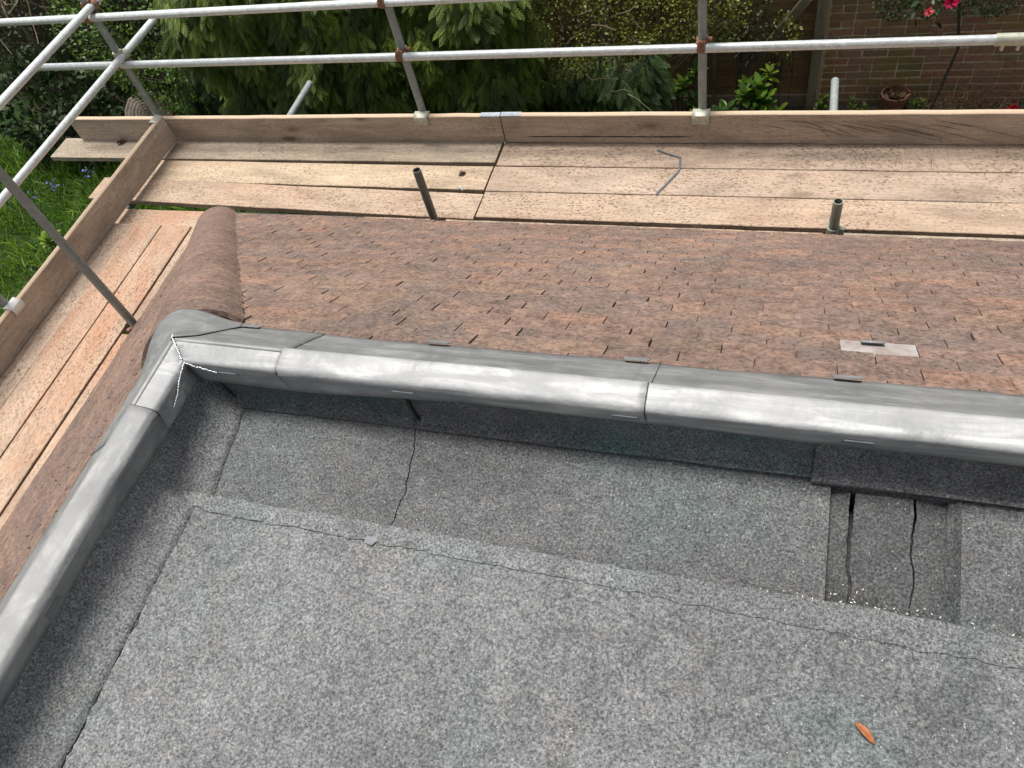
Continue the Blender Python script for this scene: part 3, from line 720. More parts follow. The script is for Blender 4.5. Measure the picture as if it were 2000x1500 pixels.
# bitumen bleeding from the upstand joints
def bead_line(pts, r, seed):
    w = MB(); q = []
    for i in range(len(pts) - 1):
        a, b_ = Vector(pts[i]), Vector(pts[i + 1]); n = 8
        for j in range(n): q.append(a.lerp(b_, j / n) + Vector((rnd.gauss(0, .0022), 0, rnd.gauss(0, .001))))
    q.append(Vector(pts[-1]))
    for i in range(len(q) - 1): w.tube(q[i], q[i + 1], r * rnd.uniform(.6, 1.25), r * rnd.uniform(.6, 1.25), 6)
    w.build('bitumen_joint', 'black', house)
bead_line([(-.772, .877, -1.37), (-.765, .875, -1.43), (-.757, .871, -1.482)], .0034, 1)
bead_line([(-1.30, .878, -1.38), (-1.287, .876, -1.43), (-1.268, .872, -1.482)], .0028, 2)
bead_line([(-1.338, .877, -1.40), (-1.328, .876, -1.44), (-1.31, .872, -1.482)], .0024, 3)
w = MB(); w.add([(-.785, .556, -1.4955), (-.765, .552, -1.4955), (-.756, .566, -1.4955), (-.766, .577, -1.4955), (-.783, .573, -1.4955)], [(0, 1, 2, 3, 4)])
w.build('lead_scrap', 'strapgrey', house, solid=.0016)

# ================================================================== SCAFFOLD
scaf = thing('scaffold', 'galvanised tube scaffold with guard rails and toe boards round the roof', 'scaffold', (-2.2, 4.05, -5.4))
RT = .02415
def tube_part(name, p0, p1, mat='galv', parent=scaf, label=None):
    w = MB(); w.tube(p0, p1, RT, seg=24, hollow=True); o = w.build(name, mat, parent, smooth=True, angle=35)
    if label: o['label'] = label
    return o
PY = 4.034
posts = [(-.472, PY), (-2.258, PY), (-4.388, PY), (1.62, PY), (-4.337, 2.15), (-4.33, .2)]
for i, (x, y) in enumerate(posts): tube_part('standard', (x, y, -5.38), (x, y, -1.82 - .05 * (i % 3)), 'galvdull')
for (x, y) in posts:
    w = MB(); w.box(x - .075, x + .075, y - .075, y + .075, -5.40, -5.385); w.build('base_plate', 'rust', scaf)
RY = PY - .0495
tube_part('guard_rail', (-5.13, RY, -2.492), (1.05, RY + .004, -2.510)); tube_part('guard_rail', (1.052, RY + .004, -2.510), (4.6, RY + .004, -2.515))
tube_part('guard_rail', (-5.9, RY, -2.150), (1.9, RY, -2.165))
tube_part('guard_rail', (-4.338, 4.30, -2.090), (-4.310, -1.9, -2.145)); tube_part('guard_rail', (-4.338, 4.44, -2.440), (-4.310, -1.9, -2.51))
w = MB(); w.tube((.93, RY + .004, -2.5095), (1.16, RY + .004, -2.5102), .0295, seg=24)
for dx in (.965, 1.035, 1.10): w.tube((dx, RY - .012, -2.52), (dx, RY - .012, -2.556), .009, seg=8)
w.build('sleeve_coupler', 'galvclip', scaf, smooth=True)
inner = [(-1.943, 3.195, -2.697, 'tubedark'), (.281, 3.195, -2.850, 'galvold'), (-3.515, 2.195, -1.50, 'galvdull'), (2.4, 3.195, -2.8, 'galvold'), (-3.515, -.4, -2.6, 'galvdull')]
for x, y, zt, mt in inner: tube_part('standard', (x, y, -5.38), (x, y, zt), mt)
for x in (-4.392, -3.508, -2.315, -.41, .266, 1.68):
    tube_part('transom', (x, 3.055, -3.183), (x + (-.03 if x == -3.508 else 0), {-3.508: 4.76, .266: 4.67}.get(x, 4.25), -3.183), 'galvdull')
for y in (-.3, 1.2, 2.55): tube_part('transom', (-4.5, y, -3.148), (-3.3, y, -3.148), 'galvdull')
tube_part('ledger', (-5.0, PY + .05, -3.232), (2.4, PY + .05, -3.232), 'galvdull'); tube_part('ledger', (-3.9, 3.245, -3.232), (2.4, 3.245, -3.232), 'galvdull')
tube_part('ledger', (-4.39, -1.9, -3.197), (-4.39, 4.2, -3.197), 'galvdull'); tube_part('ledger', (-3.565, -1.9, -3.197), (-3.565, 2.9, -3.197), 'galvdull')
# couplers
def coupler(px, py, pz, rail_dir, ry_or_rx, mat='rust'):
    w = MB(); post = Vector((px, py, pz)); d = Vector(rail_dir)
    rail = Vector((px, ry_or_rx, pz)) if abs(d.x) > .5 else Vector((ry_or_rx, py, pz))
    w.tube(post + Vector((0, 0, -.024)), post + Vector((0, 0, .024)), .0325, seg=18, hollow=True, wall=.008)
    rr_ = rail - d * .021; w.tube(rr_ - d * .0, rr_ + d * .042, .0320, seg=18, hollow=True, wall=.008)
    side = Vector((0, 0, 1)).cross(d)
    w.box(px - .030, px + .030, min(py, ry_or_rx) if abs(d.x) > .5 else py - .03, max(py, ry_or_rx) if abs(d.x) > .5 else py + .03, pz - .018, pz + .018) if abs(d.x) > .5 else w.box(min(px, ry_or_rx), max(px, ry_or_rx), py - .03, py + .03, pz - .018, pz + .018)
    # hinge flaps
    w.box(post.x + .028, post.x + .052, post.y - .016, post.y + .010, pz - .018, pz + .022); w.box(rail.x - .012, rail.x + .012, rail.y - .030, rail.y - .008, pz + .022, pz + .044)
    o = w.build('coupler', mat, scaf, smooth=True, bevel=.0015)
    b_ = MB(); q = Vector((px + .040, py + .010, pz + .002)); b_.tube(q, q + Vector((.035, -.022, .012)), .0075, seg=8); b_.tube(q + Vector((.018, -.012, .006)), q + Vector((.032, -.021, .011)), .0140, seg=6)
    q = rail + Vector((-.004, -.014, .026)); b_.tube(q, q + Vector((-.002, -.012, .036)), .0075, seg=8); b_.tube(q + Vector((-.001, -.005, .012)), q + Vector((-.0015, -.010, .026)), .0140, seg=6)
    b_.build('bolt', mat, o)
for x in (-.472, -2.258, -4.388, 1.62):
    for z in (-2.494 + .0 * x, -2.156): coupler(x, PY, z - .003 * (x + 2) / 3, (1, 0, 0), RY)
for (x, y) in ((-4.388, PY), (-4.337, 2.15), (-4.33, .2)):
    for z0, z1 in ((-2.0925, -.0088), (-2.4445, -.011)):
        coupler(x, y, z0 + z1 * (4.2 - y), (0, 1, 0), -4.338 + .0045 * (4.3 - y), 'galvclip' if y > 4 and z0 < -2.3 else 'rust')
coupler(.281, 3.195, -3.045, (1, 0, 0), 3.245, 'galvold'); coupler(-1.943, 3.195, -3.19, (1, 0, 0), 3.245, 'rust'); coupler(-3.515, 2.195, -3.10, (0, 1, 0), -3.565, 'rust')

# ------------------------------------------------------------------ boards
def board(name, L, W, T, mat, loc, rz=0, tiltx=0, rx=0, bend=0, end_bevel=.004, seed=0, parent=None):
    n = 24; r = random.Random(seed); w = MB(); rows = []
    for i in range(n + 1):
        x = (i / n - .5) * L; zb = bend * math.sin(math.pi * i / n); e = [r.gauss(0, .0011) for _ in range(4)]
        c = .003
        rows.append([(x, -W / 2 + c + e[0], T / 2 + zb), (x, W / 2 - c + e[1], T / 2 + zb), (x, W / 2 + e[1], T / 2 - c + zb), (x, W / 2 + e[1], -T / 2 + c + zb), (x, W / 2 - c + e[1], -T / 2 + zb),
                     (x, -W / 2 + c + e[0], -T / 2 + zb), (x, -W / 2 + e[0], -T / 2 + c + zb), (x, -W / 2 + e[0], T / 2 - c + zb), (x, -W / 2 + c + e[0], T / 2 + zb)])
    w.grid(rows)
    w.add(rows[0][:8], [tuple(range(8))]); w.add(rows[-1][:8], [tuple(range(8))[::-1]])
    m = w.mesh(name, 0); B = bmesh.new(); B.from_mesh(m); bmesh.ops.remove_doubles(B, verts=B.verts, dist=.0003); bmesh.ops.recalc_face_normals(B, faces=B.faces); B.to_mesh(m); B.free()
    m.materials.append(M[mat]); o = bpy.data.objects.new(name, m)
    o.location = (loc[0], loc[1], loc[2] + ZC); o.rotation_euler = (rx, tiltx, rz); link(o, parent); return o
def span(name, x0, x1, ya, yb, ztop, mat, seed, rz=0, label=None, tilt=0):
    o = board(name, x1 - x0, yb - ya, .038, mat, ((x0 + x1) / 2, (ya + yb) / 2, ztop - .019), rz, tilt, 0, 0, seed=seed)
    return setp(o, label, 'plank', 'scaffold boards of the deck')
def end_band(bd, sx, L, W, T=.038):
    w = MB(); x = sx * L / 2; a, b_ = (x - .13, x + .001) if sx > 0 else (x - .001, x + .13)
    w.box(a, b_, W / 2 - .003, W / 2 + .0022, -T / 2 - .0012, T / 2 + .0012)
    m = w.mesh('end_band', 0); m.materials.append(M['band']); o = bpy.data.objects.new('end_band', m); COL.objects.link(o); o.parent = bd; return o
b1 = span('scaffold_board', -5.36, -1.728, 3.768, 3.995, -3.110, 'deckgrey', 1, 0, 'greyish weathered deck board under the toe board, jutting out past the corner')
b2 = span('scaffold_board', -4.315, -1.733, 3.533, 3.752, -3.120, 'deckyellow', 2, -.008, 'pale yellow deck board second from the long toe board, dark oval knot near corner')
b3 = span('scaffold_board', -4.705, -1.727, 3.302, 3.525, -3.120, 'deck', 3, -.026, 'deck board third from the long toe board, end poking under the side toe board')
q1 = span('scaffold_board', -1.715, 2.6, 3.753, 3.992, -3.120, 'deckpink', 4, 0, 'scratched pinkish deck board against the split toe board')
q2 = span('scaffold_board', -1.722, 2.6, 3.520, 3.748, -3.121, 'deckpink', 5, .001, 'speckled deck board under the bent grey strap')
q3 = span('scaffold_board', -1.718, 2.6, 3.288, 3.514, -3.120, 'deck', 6, .002, 'deck board behind the two short tube stubs, beyond the eaves gap')
span('scaffold_board', -4.42, -1.985, 3.020, 3.250, -3.121, 'deckorange', 7, .004, 'inner deck board along the eaves by the hip end, under the side boards')
span('scaffold_board', -1.90, .238, 3.032, 3.256, -3.122, 'deck', 8, 0, 'inner deck board along the eaves between the two tube stubs')
span('scaffold_board', .325, 2.6, 3.036, 3.262, -3.121, 'deckgrey', 9, 0, 'inner deck board along the eaves beyond the lichen-green tube stub')
def spany(xa, xb, y0, y1, ztop, mat, seed, rz, label):
    o = board('scaffold_board', y1 - y0, xb - xa, .038, mat, ((xa + xb) / 2, (y0 + y1) / 2, ztop - .019), math.pi / 2 + rz, seed=seed)
    return setp(o, label, 'plank', 'scaffold boards of the side deck')
ZL = -3.0825
spany(-4.345, -4.118, -1.95, 3.062, ZL, 'deckpink', 11, -.012, 'side deck board running along the side toe board')
spany(-4.103, -3.882, -1.95, 3.068, ZL, 'deckorange', 12, -.002, 'side deck board second from the side toe board')
spany(-3.868, -3.640, -1.95, 3.066, ZL, 'deckorange', 13, 0, 'side deck board third from the side toe board, beside the tall tube foot')
spany(-3.622, -3.398, 2.235, 3.045, ZL, 'deck', 14, .004, 'short side deck board between hip end and the tall tube foot')
spany(-3.622, -3.405, -.36, 2.155, ZL, 'deckorange', 15, 0, 'side deck board nearest the side eaves')
# toe boards (clipped to the standards, parts of the scaffold)
def toe(x0, x1, seed, rz=0, dz=0, label=None):
    o = board('toe_board', x1 - x0, .200, .038, 'toe', ((x0 + x1) / 2, 3.989, -3.020 + dz), 0, rz, math.pi / 2, seed=seed, parent=scaf)
    if label: o['label'] = label
    return o
t1 = toe(-5.18, -1.712, 21, -.0016, .0, 'long toe board running past the corner'); t2 = toe(-1.703, 2.6, 22, .0015, .002, 'toe board with a long dark split and scratches')
tl = board('toe_board', 5.85, .205, .038, 'toe', (-4.283, 1.015, -2.980), math.pi / 2 - .004, 0, math.pi / 2, seed=23, parent=scaf); tl['label'] = 'toe board along the side deck'
for o in (t1, t2, tl):                                   # pale sawn upper edge
    o.data.materials.append(M['toeedge'])
    for p in o.data.polygons:
        if p.normal.y > .6: p.material_index = 1
end_band(t1, 1, 3.468, .20); end_band(t2, -1, 4.303, .20)

def toe_clip(x, y0=3.97, mat='galvclip'):
    w = MB(); zt = -2.918
    prof = [(y0 + .052, zt - .03), (y0 + .050, zt + .006), (y0 + .040, zt + .012), (y0 + .004, zt + .008), (y0 - .010, zt + .000), (y0 - .014, zt - .020), (y0 - .008, zt - .040), (y0 - .018, zt - .052)]
    w.grid([[(x + dx, yy, zz) for yy, zz in prof] for dx in (-.05, -.02, .02, .05)])
    o = w.build('toe_board_clip', mat, scaf, smooth=True, solid=.004)
    b_ = MB(); b_.tube((x - .045, y0 + .055, zt + .0), (x - .045, y0 + .055, zt + .04), .008, seg=8); b_.tube((x + .047, y0 + .055, zt), (x + .047, y0 + .055, zt + .035), .008, seg=8)
    b_.tube((x - .05, y0 + .064, zt - .01), (x + .05, y0 + .064, zt - .01), .0292, seg=10) if False else None
    b_.build('bolt', 'rust' if x > -1 else mat, o)
for x in (-.474, -2.250, 1.62): toe_clip(x)
def toe_clip_side(y, x0=-4.264, zt=-2.878, mat='galvclip'):
    w = MB(); prof = [(x0 - .052, zt - .03), (x0 - .050, zt + .006), (x0 - .040, zt + .012), (x0 - .004, zt + .008), (x0 + .010, zt), (x0 + .014, zt - .02), (x0 + .008, zt - .05)]
    w.grid([[(xx, y + dy, zz) for xx, zz in prof] for dy in (-.045, -.02, .02, .045)])
    o = w.build('toe_board_clip', mat, scaf, smooth=True, solid=.004)
    b_ = MB(); b_.tube((x0 - .06, y + .05, zt), (x0 - .06, y + .05, zt + .045), .008, seg=8); b_.build('bolt', mat, o)
M['whiteclip'] = m_simple('white_clip', (.62, .62, .58), (.80, .80, .76), 30, .5)
toe_clip_side(2.15, mat='whiteclip'); toe_clip_side(3.90, -4.27); toe_clip_side(.2)

# split and scratches in the toe board and deck board
def sliver(mb, pts, wd_, nrm, seed=0):
    r = random.Random(seed); n = len(pts)
    for i in range(n - 1):
        p, q = Vector(pts[i]), Vector(pts[i + 1]); d = (q - p).normalized(); sd = d.cross(nrm).normalized()
        a = wd_ * (.35 if i == 0 else 1) * r.uniform(.7, 1.2); b_ = wd_ * (.35 if i == n - 2 else 1) * r.uniform(.7, 1.2)
        mb.add([p - sd * a, p + sd * a, q + sd * b_, q - sd * b_], [(0, 1, 2, 3)])
w = MB(); nY = Vector((0, -1, 0))
sliver(w, [(-1.555 + .064 * i, 3.9683, -3.068 + .004 * noise.noise(Vector((i * .7, 2, 0)))) for i in range(17)], .0038, nY, 3)
o = w.build('split', 'black', scaf); setp(o, 'long dark split in the toe board')
w = MB(); r = random.Random(4)
for i in range(20):
    x = r.uniform(-.2, 1.0); z0 = r.uniform(-2.95, -3.0); L_ = r.uniform(.08, .42); a = r.uniform(-.55, -.25) if i % 4 else .6
    z1 = max(-3.11, z0 + L_ * math.sin(a) * .6) if a < 0 else z0 - .1
    sliver(w, [(x, 3.9684, z0), (x + L_ * .5, 3.9684, (z0 + z1) / 2 + .003), (x + L_, 3.9684, z1)], .0013, nY, i)
for i in range(9):
    x = r.uniform(-1.3, -.75); sliver(w, [(x, 3.9684, r.uniform(-2.94, -2.96)), (x + r.uniform(.02, .06), 3.9684, r.uniform(-3.0, -3.05))], .0013, nY, i)
o = w.build('scratches', 'darkgap', scaf); setp(o, kind='stuff')
w = MB(); nZ = Vector((0, 0, 1))
for i in range(26):
    x = r.uniform(.32, .92); y0 = r.uniform(3.90, 3.965); y1 = r.uniform(3.76, 3.82); sliver(w, [(x, y0, -3.1197), (x + r.uniform(-.02, .09), y1, -3.1197)], .0019, nZ, i)
for i in range(7):
    x = r.uniform(-1.6, -1.0); sliver(w, [(x, r.uniform(3.82, 3.90), -3.1197), (x + r.uniform(.2, .35), r.uniform(3.88, 3.95), -3.1197)], .0011, nZ, i)
m = w.mesh('scratches', 0); m.materials.append(M['darkgap']); m.transform(Matrix.Translation(-Vector((q1.location.x, q1.location.y, q1.location.z - ZC))))
o = bpy.data.objects.new('scratches', m); COL.objects.link(o); o.parent = q1; setp(o, kind='stuff')

# ================================================================== SMALL LOOSE THINGS
w = MB(); pts = [(-.724, 3.907), (-.66, 3.872), (-.577, 3.838), (-.571, 3.78), (-.570, 3.719), (-.600, 3.66), (-.618, 3.619), (-.673, 3.512)]
for i in range(len(pts) - 1):
    a, b_ = Vector((*pts[i], -3.1165)), Vector((*pts[i + 1], -3.1165)); d = (b_ - a).normalized(); sd = Vector((-d.y, d.x, 0)) * .0062
    slab(w, [a - sd, b_ - sd, b_ + sd, a + sd], Vector((0, 0, 1)), .0024)
setp(w.build('strap_offcut', 'strap'), 'thin dark grey strap bent in an angle lying on the deck boards', 'strap')
def curl(name, c, L_, W_, ang, mat, label, cat, h=.012, seed=0):
    w = MB(); rows = []
    for u in np.linspace(0, 1, 7):
        wv = W_ * math.sin(math.pi * (.12 + .8 * u)) ; x = (u - .5) * L_
        rows.append([(c[0] + x * math.cos(ang) - v * math.sin(ang), c[1] + x * math.sin(ang) + v * math.cos(ang), c[2] + .0018 + h * abs(v / W_) ** 2 * 2 + h * .7 * math.sin(u * 5 + seed) ** 2 * .6) for v in (-wv, 0, wv * .8)])
    w.grid(rows); return setp(w.build(name, mat, smooth=True, solid=.0018), label, cat)
curl('dry_leaf', (-1.917, 3.662, -3.12), .050, .016, .75, 'drybrown', 'small curled brown leaf on the pale yellow deck board', 'leaf')
curl('dry_leaf', (-4.775, 3.935, -3.11), .075, .018, .5, 'drybrown', 'crumpled dark leaf on the deck board jutting past the corner', 'leaf', .02, 1)
curl('tile_chip', (.224, .379, -1.5), .040, .0075, -.75, 'orange', 'orange sliver of tile lying on the grey felt', 'chip', .006, 2)
curl('tile_chip', (.2585, .609, -1.569), .010, .004, .4, 'orange', 'tiny orange crumb among white chips in the felt pocket', 'chip', .003, 2)
w = MB(); w.tube((-1.895, 3.535, -3.112), (-1.865, 3.506, -3.114), .006, seg=8); setp(w.build('nail', 'band'), 'short bright nail beside the dark tube stub', 'nail')
# pale crumbs along the pocket and the lap
P = []; 
for i in range(70): P.append((rnd.uniform(.165, .37), .604 + abs(rnd.gauss(0, .022)), 0)); P[-1] = (P[-1][0], P[-1][1], pit(.0012)(0, P[-1][1]))
for i in range(26): P.append((rnd.uniform(.40, .60), .600 + abs(rnd.gauss(0, .012)), -1.540))
for i in range(22): P.append((rnd.uniform(.02, .15), .606 + abs(rnd.gauss(0, .012)), -1.540))
for i in range(60):
    y_ = rnd.uniform(.63, .84); P.append((rnd.uniform(-1.25, .14), y_, fall(.0)(0, y_) + .001))
for i in range(45): P.append((rnd.uniform(-1.2, 1.0), rnd.uniform(-.6, .53), -1.4985))
P = np.array(P); N = len(P); a = RNG.random(N) * 6.28
d = np.stack([np.cos(a), np.sin(a), RNG.normal(0, .1, N)], 1)
o = inst('debris', [(-.5, -.2, 0), (.5, -.16, 0), (.45, .2, .1), (-.5, .16, .05), (0, 0, .35)], [(0, 1, 4), (1, 2, 4), (2, 3, 4), (3, 0, 4)], P, frames(d, None, .1), RNG.uniform(.0016, .0052, N) * np.where(np.arange(N) < 118, 1.0, .7), 'chip')
setp(o, 'scattered white and cream crumbs on the felt', 'debris', kind='stuff')
P = np.array([(rnd.uniform(-4.2, 2.0), rnd.choice([3.56, 3.62, 3.68, 3.80, 3.86, 3.92, 3.35, 3.42]) + rnd.uniform(-.03, .03), -3.118) for i in range(90)]); N = len(P)
a = RNG.random(N) * 6.28; d = np.stack([np.cos(a), np.sin(a), np.zeros(N)], 1)
o = inst('sawdust', [(-.5, -.2, 0), (.5, -.16, 0), (.45, .2, .1), (-.5, .16, .05), (0, 0, .35)], [(0, 1, 4), (1, 2, 4), (2, 3, 4), (3, 0, 4)], P, frames(d, None, .1), RNG.uniform(.004, .012, N), 'chip')
setp(o, 'small pale crumbs scattered on the deck boards', 'debris', kind='stuff')

# ================================================================== GARDEN: WALL, FENCE
wall = thing('brick_wall', 'old red brick garden wall with green algae behind the pot', 'wall', (1.9, 7.55, -5.4))
w = MB(); w.box(.295, 4.0, 7.508, 7.70, -5.4, -3.2); w.box(.20, .2949, 7.56, 7.70, -5.4, -3.2); w.build('mortar', 'mortar', wall)
bm_ = {}
def brick_mesh(L_, seed):
    w = MB(); r = random.Random(seed); w.box(-L_ / 2, L_ / 2, -.05, .05, -.0325, .0325)
    m = w.mesh('brick', 0); B = bmesh.new(); B.from_mesh(m); bmesh.ops.bevel(B, geom=B.edges[:], offset=.005, segments=1, affect='EDGES')
    for v in B.verts: v.co += Vector((r.gauss(0, .0015), r.gauss(0, .001), r.gauss(0, .0015)))
    B.to_mesh(m); B.free(); m.materials.append(M['brick']); return m
BM = {('s', i): brick_mesh(.215, i) for i in range(5)}; BM.update({('h', i): brick_mesh(.102, 20 + i) for i in range(5)})
rb = random.Random(12); bigv = []; bigf = []; bigt = []
for k in range(28):
    z = -5.37 + .0775 * k; x = .300; first = True
    while x < 3.95:
        kind = 'h' if (rb.random() < .16 or (first and k % 2)) else 's'; first = False; L_ = .102 if kind == 'h' else .215
        c = x + L_ / 2; x += L_ + .011 + rb.gauss(0, .001)
        if c - L_ / 2 < .295: continue
        m = BM[(kind, rb.randrange(5))]; loc = Vector((c, 7.548 + rb.gauss(0, .0022), z + rb.gauss(0, .0012)))
        if k <= 17 and c < 2.75:
            o = bpy.data.objects.new('brick', m); o.location = loc + Vector((0, 0, ZC)); o.rotation_euler = (rb.gauss(0, .006), rb.gauss(0, .006), rb.gauss(0, .008)); link(o, wall)
        else:
            k0 = len(bigv); bigv += [tuple(v.co + loc) for v in m.vertices]; bigf += [tuple(i + k0 for i in p.vertices) for p in m.polygons]; bigt += [rb.random()] * len(m.vertices)
w = MB(); w.v = bigv; w.f = bigf; o = w.build('bricks', 'brick', wall); setp(o, kind='stuff')
at = o.data.attributes.new('tint', 'FLOAT', 'POINT'); at.data.foreach_set('value', np.array(bigt, dtype=np.float32))

fence = thing('timber_fence', 'orange-brown lapped timber fence panel with grey post and diagonal brace', 'fence', (-1.6, 7.45, -5.4))
def fslat(x0, x1, z, tilt, seed, name='slat', mat='fence', y=7.47, h=.125, t=.011, parent=fence):
    o = board(name, x1 - x0, h, t, mat, ((x0 + x1) / 2, y, z), 0, tilt, math.pi / 2 - .07, seed=seed, parent=parent); return o
rf = random.Random(3)
for k in range(20):
    for (x0, x1) in ((-1.83, .215), (-3.8, -1.87)): fslat(x0, x1, -5.17 + .098 * k, rf.gauss(0, .003), 300 + k * 2 + (x0 < -2))
o = board('gravel_board', 4.0, .17, .03, 'fpost', (-1.795, 7.452, -5.315), 0, 0, math.pi / 2, seed=40, parent=fence)
for x in (-1.85, -3.84): w = MB(); 
def fpost(x, wdt, y=7.42, z1=-3.05, mat='fpost'):
    o = board('fence_post', z1 + 5.4, wdt, .09, mat, (x, y, (z1 - 5.4) / 2), 0, -math.pi / 2, 0, seed=int(x * 10) + 60, parent=fence); return o
fp = fpost(.218, .115); fp.rotation_euler = (0, -math.pi / 2, 0)
for x in (-1.85, -3.84):
    fpost(x, .09, 7.45)
o = board('brace', .86, .085, .045, 'fpost', (-.165, 7.405, -4.53), 0, -.95, math.pi / 2, seed=77, parent=fence)
for x in (-.75, -1.3): board('batten', 1.95, .04, .022, 'fpost', (x, 7.445, -4.28), 0, -math.pi / 2, 0, seed=int(x * 9) + 90, parent=fence).rotation_euler = (math.pi / 2, -math.pi / 2, 0)
w = MB(); w.box(-12.5, -3.9, 7.95, 8.0, -5.4, -3.1)
bf = thing('boundary_fence', 'boarded fence hidden behind the shrubs, coloured dark for shade', 'fence', (-8, 7.97, -5.4))
for i in range(58):
    x = -12.5 + .15 * i; w = MB(); w.box(x, x + .142, 7.95 + .006 * (i % 2), 7.972 + .006 * (i % 2), -5.4, -3.1 + .01 * rf.random()); w.build('plank', 'bark', bf)  # planks coloured dark as the shaded backdrop behind the shrubs

# ================================================================== PLANTS
def branches(parent, pts_list, mat, name='branch'):
    for pts, r in pts_list: trunk(parent, [(pts, r)], mat, name)
def trunk(parent, pts_list, mat='bark', name='trunk'):
    w = MB()
    for pts, r in pts_list: w.path([Vector(p) for p in pts], r, 7, .45)
    return w.build(name, mat, parent, smooth=True)
def nz(x, y, z, s=1.0): return noise.noise(Vector((x * s, y * s, z * s)))

# conifer hedge: drooping flat sprays in clumps
def conifer(label, x0, x1, yf, z0, z1, n, mat, seed, size=(.15, .27), depth=.55):
    t = thing('conifer', label, 'conifer', ((x0 + x1) / 2, yf + .6, -5.4)); r = np.random.default_rng(seed)
    xs = r.uniform(x0, x1, n); zs = r.uniform(z0, z1, n)
    front = np.array([yf + .26 * nz(x, 0, z, 1.7) + .15 * nz(x, 3, z, 4.2) for x, z in zip(xs, zs)])
    ed = np.minimum((xs - x0), (x1 - xs)); front += .5 * np.clip(.35 - ed, 0, 1) ** 2 * 4
    hole = np.array([nz(x, 11, z, 2.6) + .6 * nz(x, 17, z, 6.5) for x, z in zip(xs, zs)]); layer = r.random(n); dep = np.where((layer < .62) & (hole < .22), r.uniform(0, .10, n), r.uniform(.14, depth, n))
    P = np.stack([xs, front + dep, zs], 1)
    cl = np.array([nz(x, 7, z, 3.0) for x, z in zip(xs, zs)])
    d = np.stack([r.normal(0, .45, n) + .9 * cl, -r.uniform(.5, 1.0, n), -r.uniform(.15, 1.15, n)], 1)
    up = np.stack([r.normal(0, .4, n), -.9 * np.ones(n), np.ones(n) * .9], 1)
    tint = np.clip(.42 + .75 * cl + r.normal(0, .18, n) - .4 * (dep > .12), 0, .999)  # deeper sprays get a lower tint: inner shade in the leaf colour
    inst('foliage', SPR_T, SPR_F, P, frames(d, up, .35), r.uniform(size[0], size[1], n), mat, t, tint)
    k = []
    for i in range(max(2, int((x1 - x0) / 1.1))):
        x = x0 + (i + .5) * (x1 - x0) / max(2, int((x1 - x0) / 1.1)); k.append(([(x, yf + .7, -5.42), (x + .03, yf + .65, -4.2), (x - .02, yf + .7, z1 - .1)], .06))
        for j in range(9):
            zz = -5.0 + j * .26; k.append(([(x, yf + .68, zz), (x + r.normal(0, .25), yf + .25, zz + .1)], .014))
    trunk(t, k); return t
conifer('bright green conifer with drooping flat sprays beside the corner shrubs', -5.65, -3.35, 5.85, -5.25, -2.75, 4600, 'conifer', 1, (.085, .185))
conifer('bright green conifer behind the standard with the pale toe board clip', -3.55, -2.15, 5.95, -5.25, -2.85, 2900, 'conifer', 2, (.085, .185))
conifer('low dark conifer sprays beneath the golden shrub', -2.45, -1.15, 6.2, -5.3, -4.1, 1900, 'conifer2', 3, (.09, .18))
conifer('dark shaded conifer sprays low beside the cut stump', -6.75, -5.3, 6.5, -5.35, -4.05, 1700, 'conifer2', 4, (.09, .17))

def shrub(name, label, cat, c, rad, n, leaf, mat, seed, T4=False, stems=6, upbias=.3, clump=2.6, shell=.35, flat=.0, tmat='bark', group=None, taper=True, wallhung=False, sr=.018):
    c = np.array(c, float); rad = np.array(rad, float); r = np.random.default_rng(seed)
    t = thing(name, label, cat, (c[0], c[1], -5.4), group); P = []
    while len(P) < n:
        v = r.normal(0, 1, 3); v /= np.linalg.norm(v); q = v * (1 - shell * r.random() ** 1.4)
        p = c + q * rad * (1 + .35 * nz(*(v * 1.3 + seed), 1.0))
        if p[2] < -5.36: continue
        if nz(*(p + seed * 3.1), clump) < -.12 and r.random() < .85: continue
        P.append((*p, *v))
    P = np.array(P); v = P[:, 3:]; P = P[:, :3]
    d = v * .8 + r.normal(0, .55, (n, 3)) + np.array([0, 0, upbias]); up = v + np.array([0, 0, .8])
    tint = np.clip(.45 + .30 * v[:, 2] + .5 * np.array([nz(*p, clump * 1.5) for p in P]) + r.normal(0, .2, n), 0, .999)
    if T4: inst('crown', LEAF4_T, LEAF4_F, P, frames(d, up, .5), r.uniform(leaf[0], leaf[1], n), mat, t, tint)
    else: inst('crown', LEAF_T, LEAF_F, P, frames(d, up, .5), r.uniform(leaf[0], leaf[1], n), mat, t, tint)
    k = []
    for i in range(stems):
        a = r.random() * 6.28; e = c + np.array([math.cos(a) * rad[0] * .6, math.sin(a) * rad[1] * .6, r.uniform(-.2, .7) * rad[2]])
        b0 = (c[0] + .08 * math.cos(a), c[1] + .08 * math.sin(a), -5.42)
        if wallhung: b0 = (c[0] + .05 * math.cos(a), 7.50, c[2] + rad[2] * .9)
        mid = [(b0[j] * .5 + e[j] * .5 + r.normal(0, .05)) for j in range(3)]
        k.append(([b0, mid, tuple(e)], sr))
        for q in range(4):
            idx = r.integers(0, n); k.append(([mid, tuple(P[idx])], .006))
    trunk(t, k, tmat); return t
shrub('laurel_shrub', 'dark glossy laurel shrub at the lawn edge below the twigs', 'shrub', (-8.9, 6.75, -4.75), (1.0, .55, .72), 1700, (.07, .12), 'laurel', 31, stems=7)
shrub('laurel_shrub', 'low dark laurel growing between the laurel shrub and the cut stump', 'shrub', (-8.35, 6.6, -5.05), (.55, .4, .40), 900, (.05, .09), 'laurel', 32)
shrub('leafy_shrub', 'small-leaved green shrub behind the corner standard', 'shrub', (-6.75, 6.75, -3.95), (1.0, .5, 1.0), 6500, (.03, .055), 'ivy', 33, True)
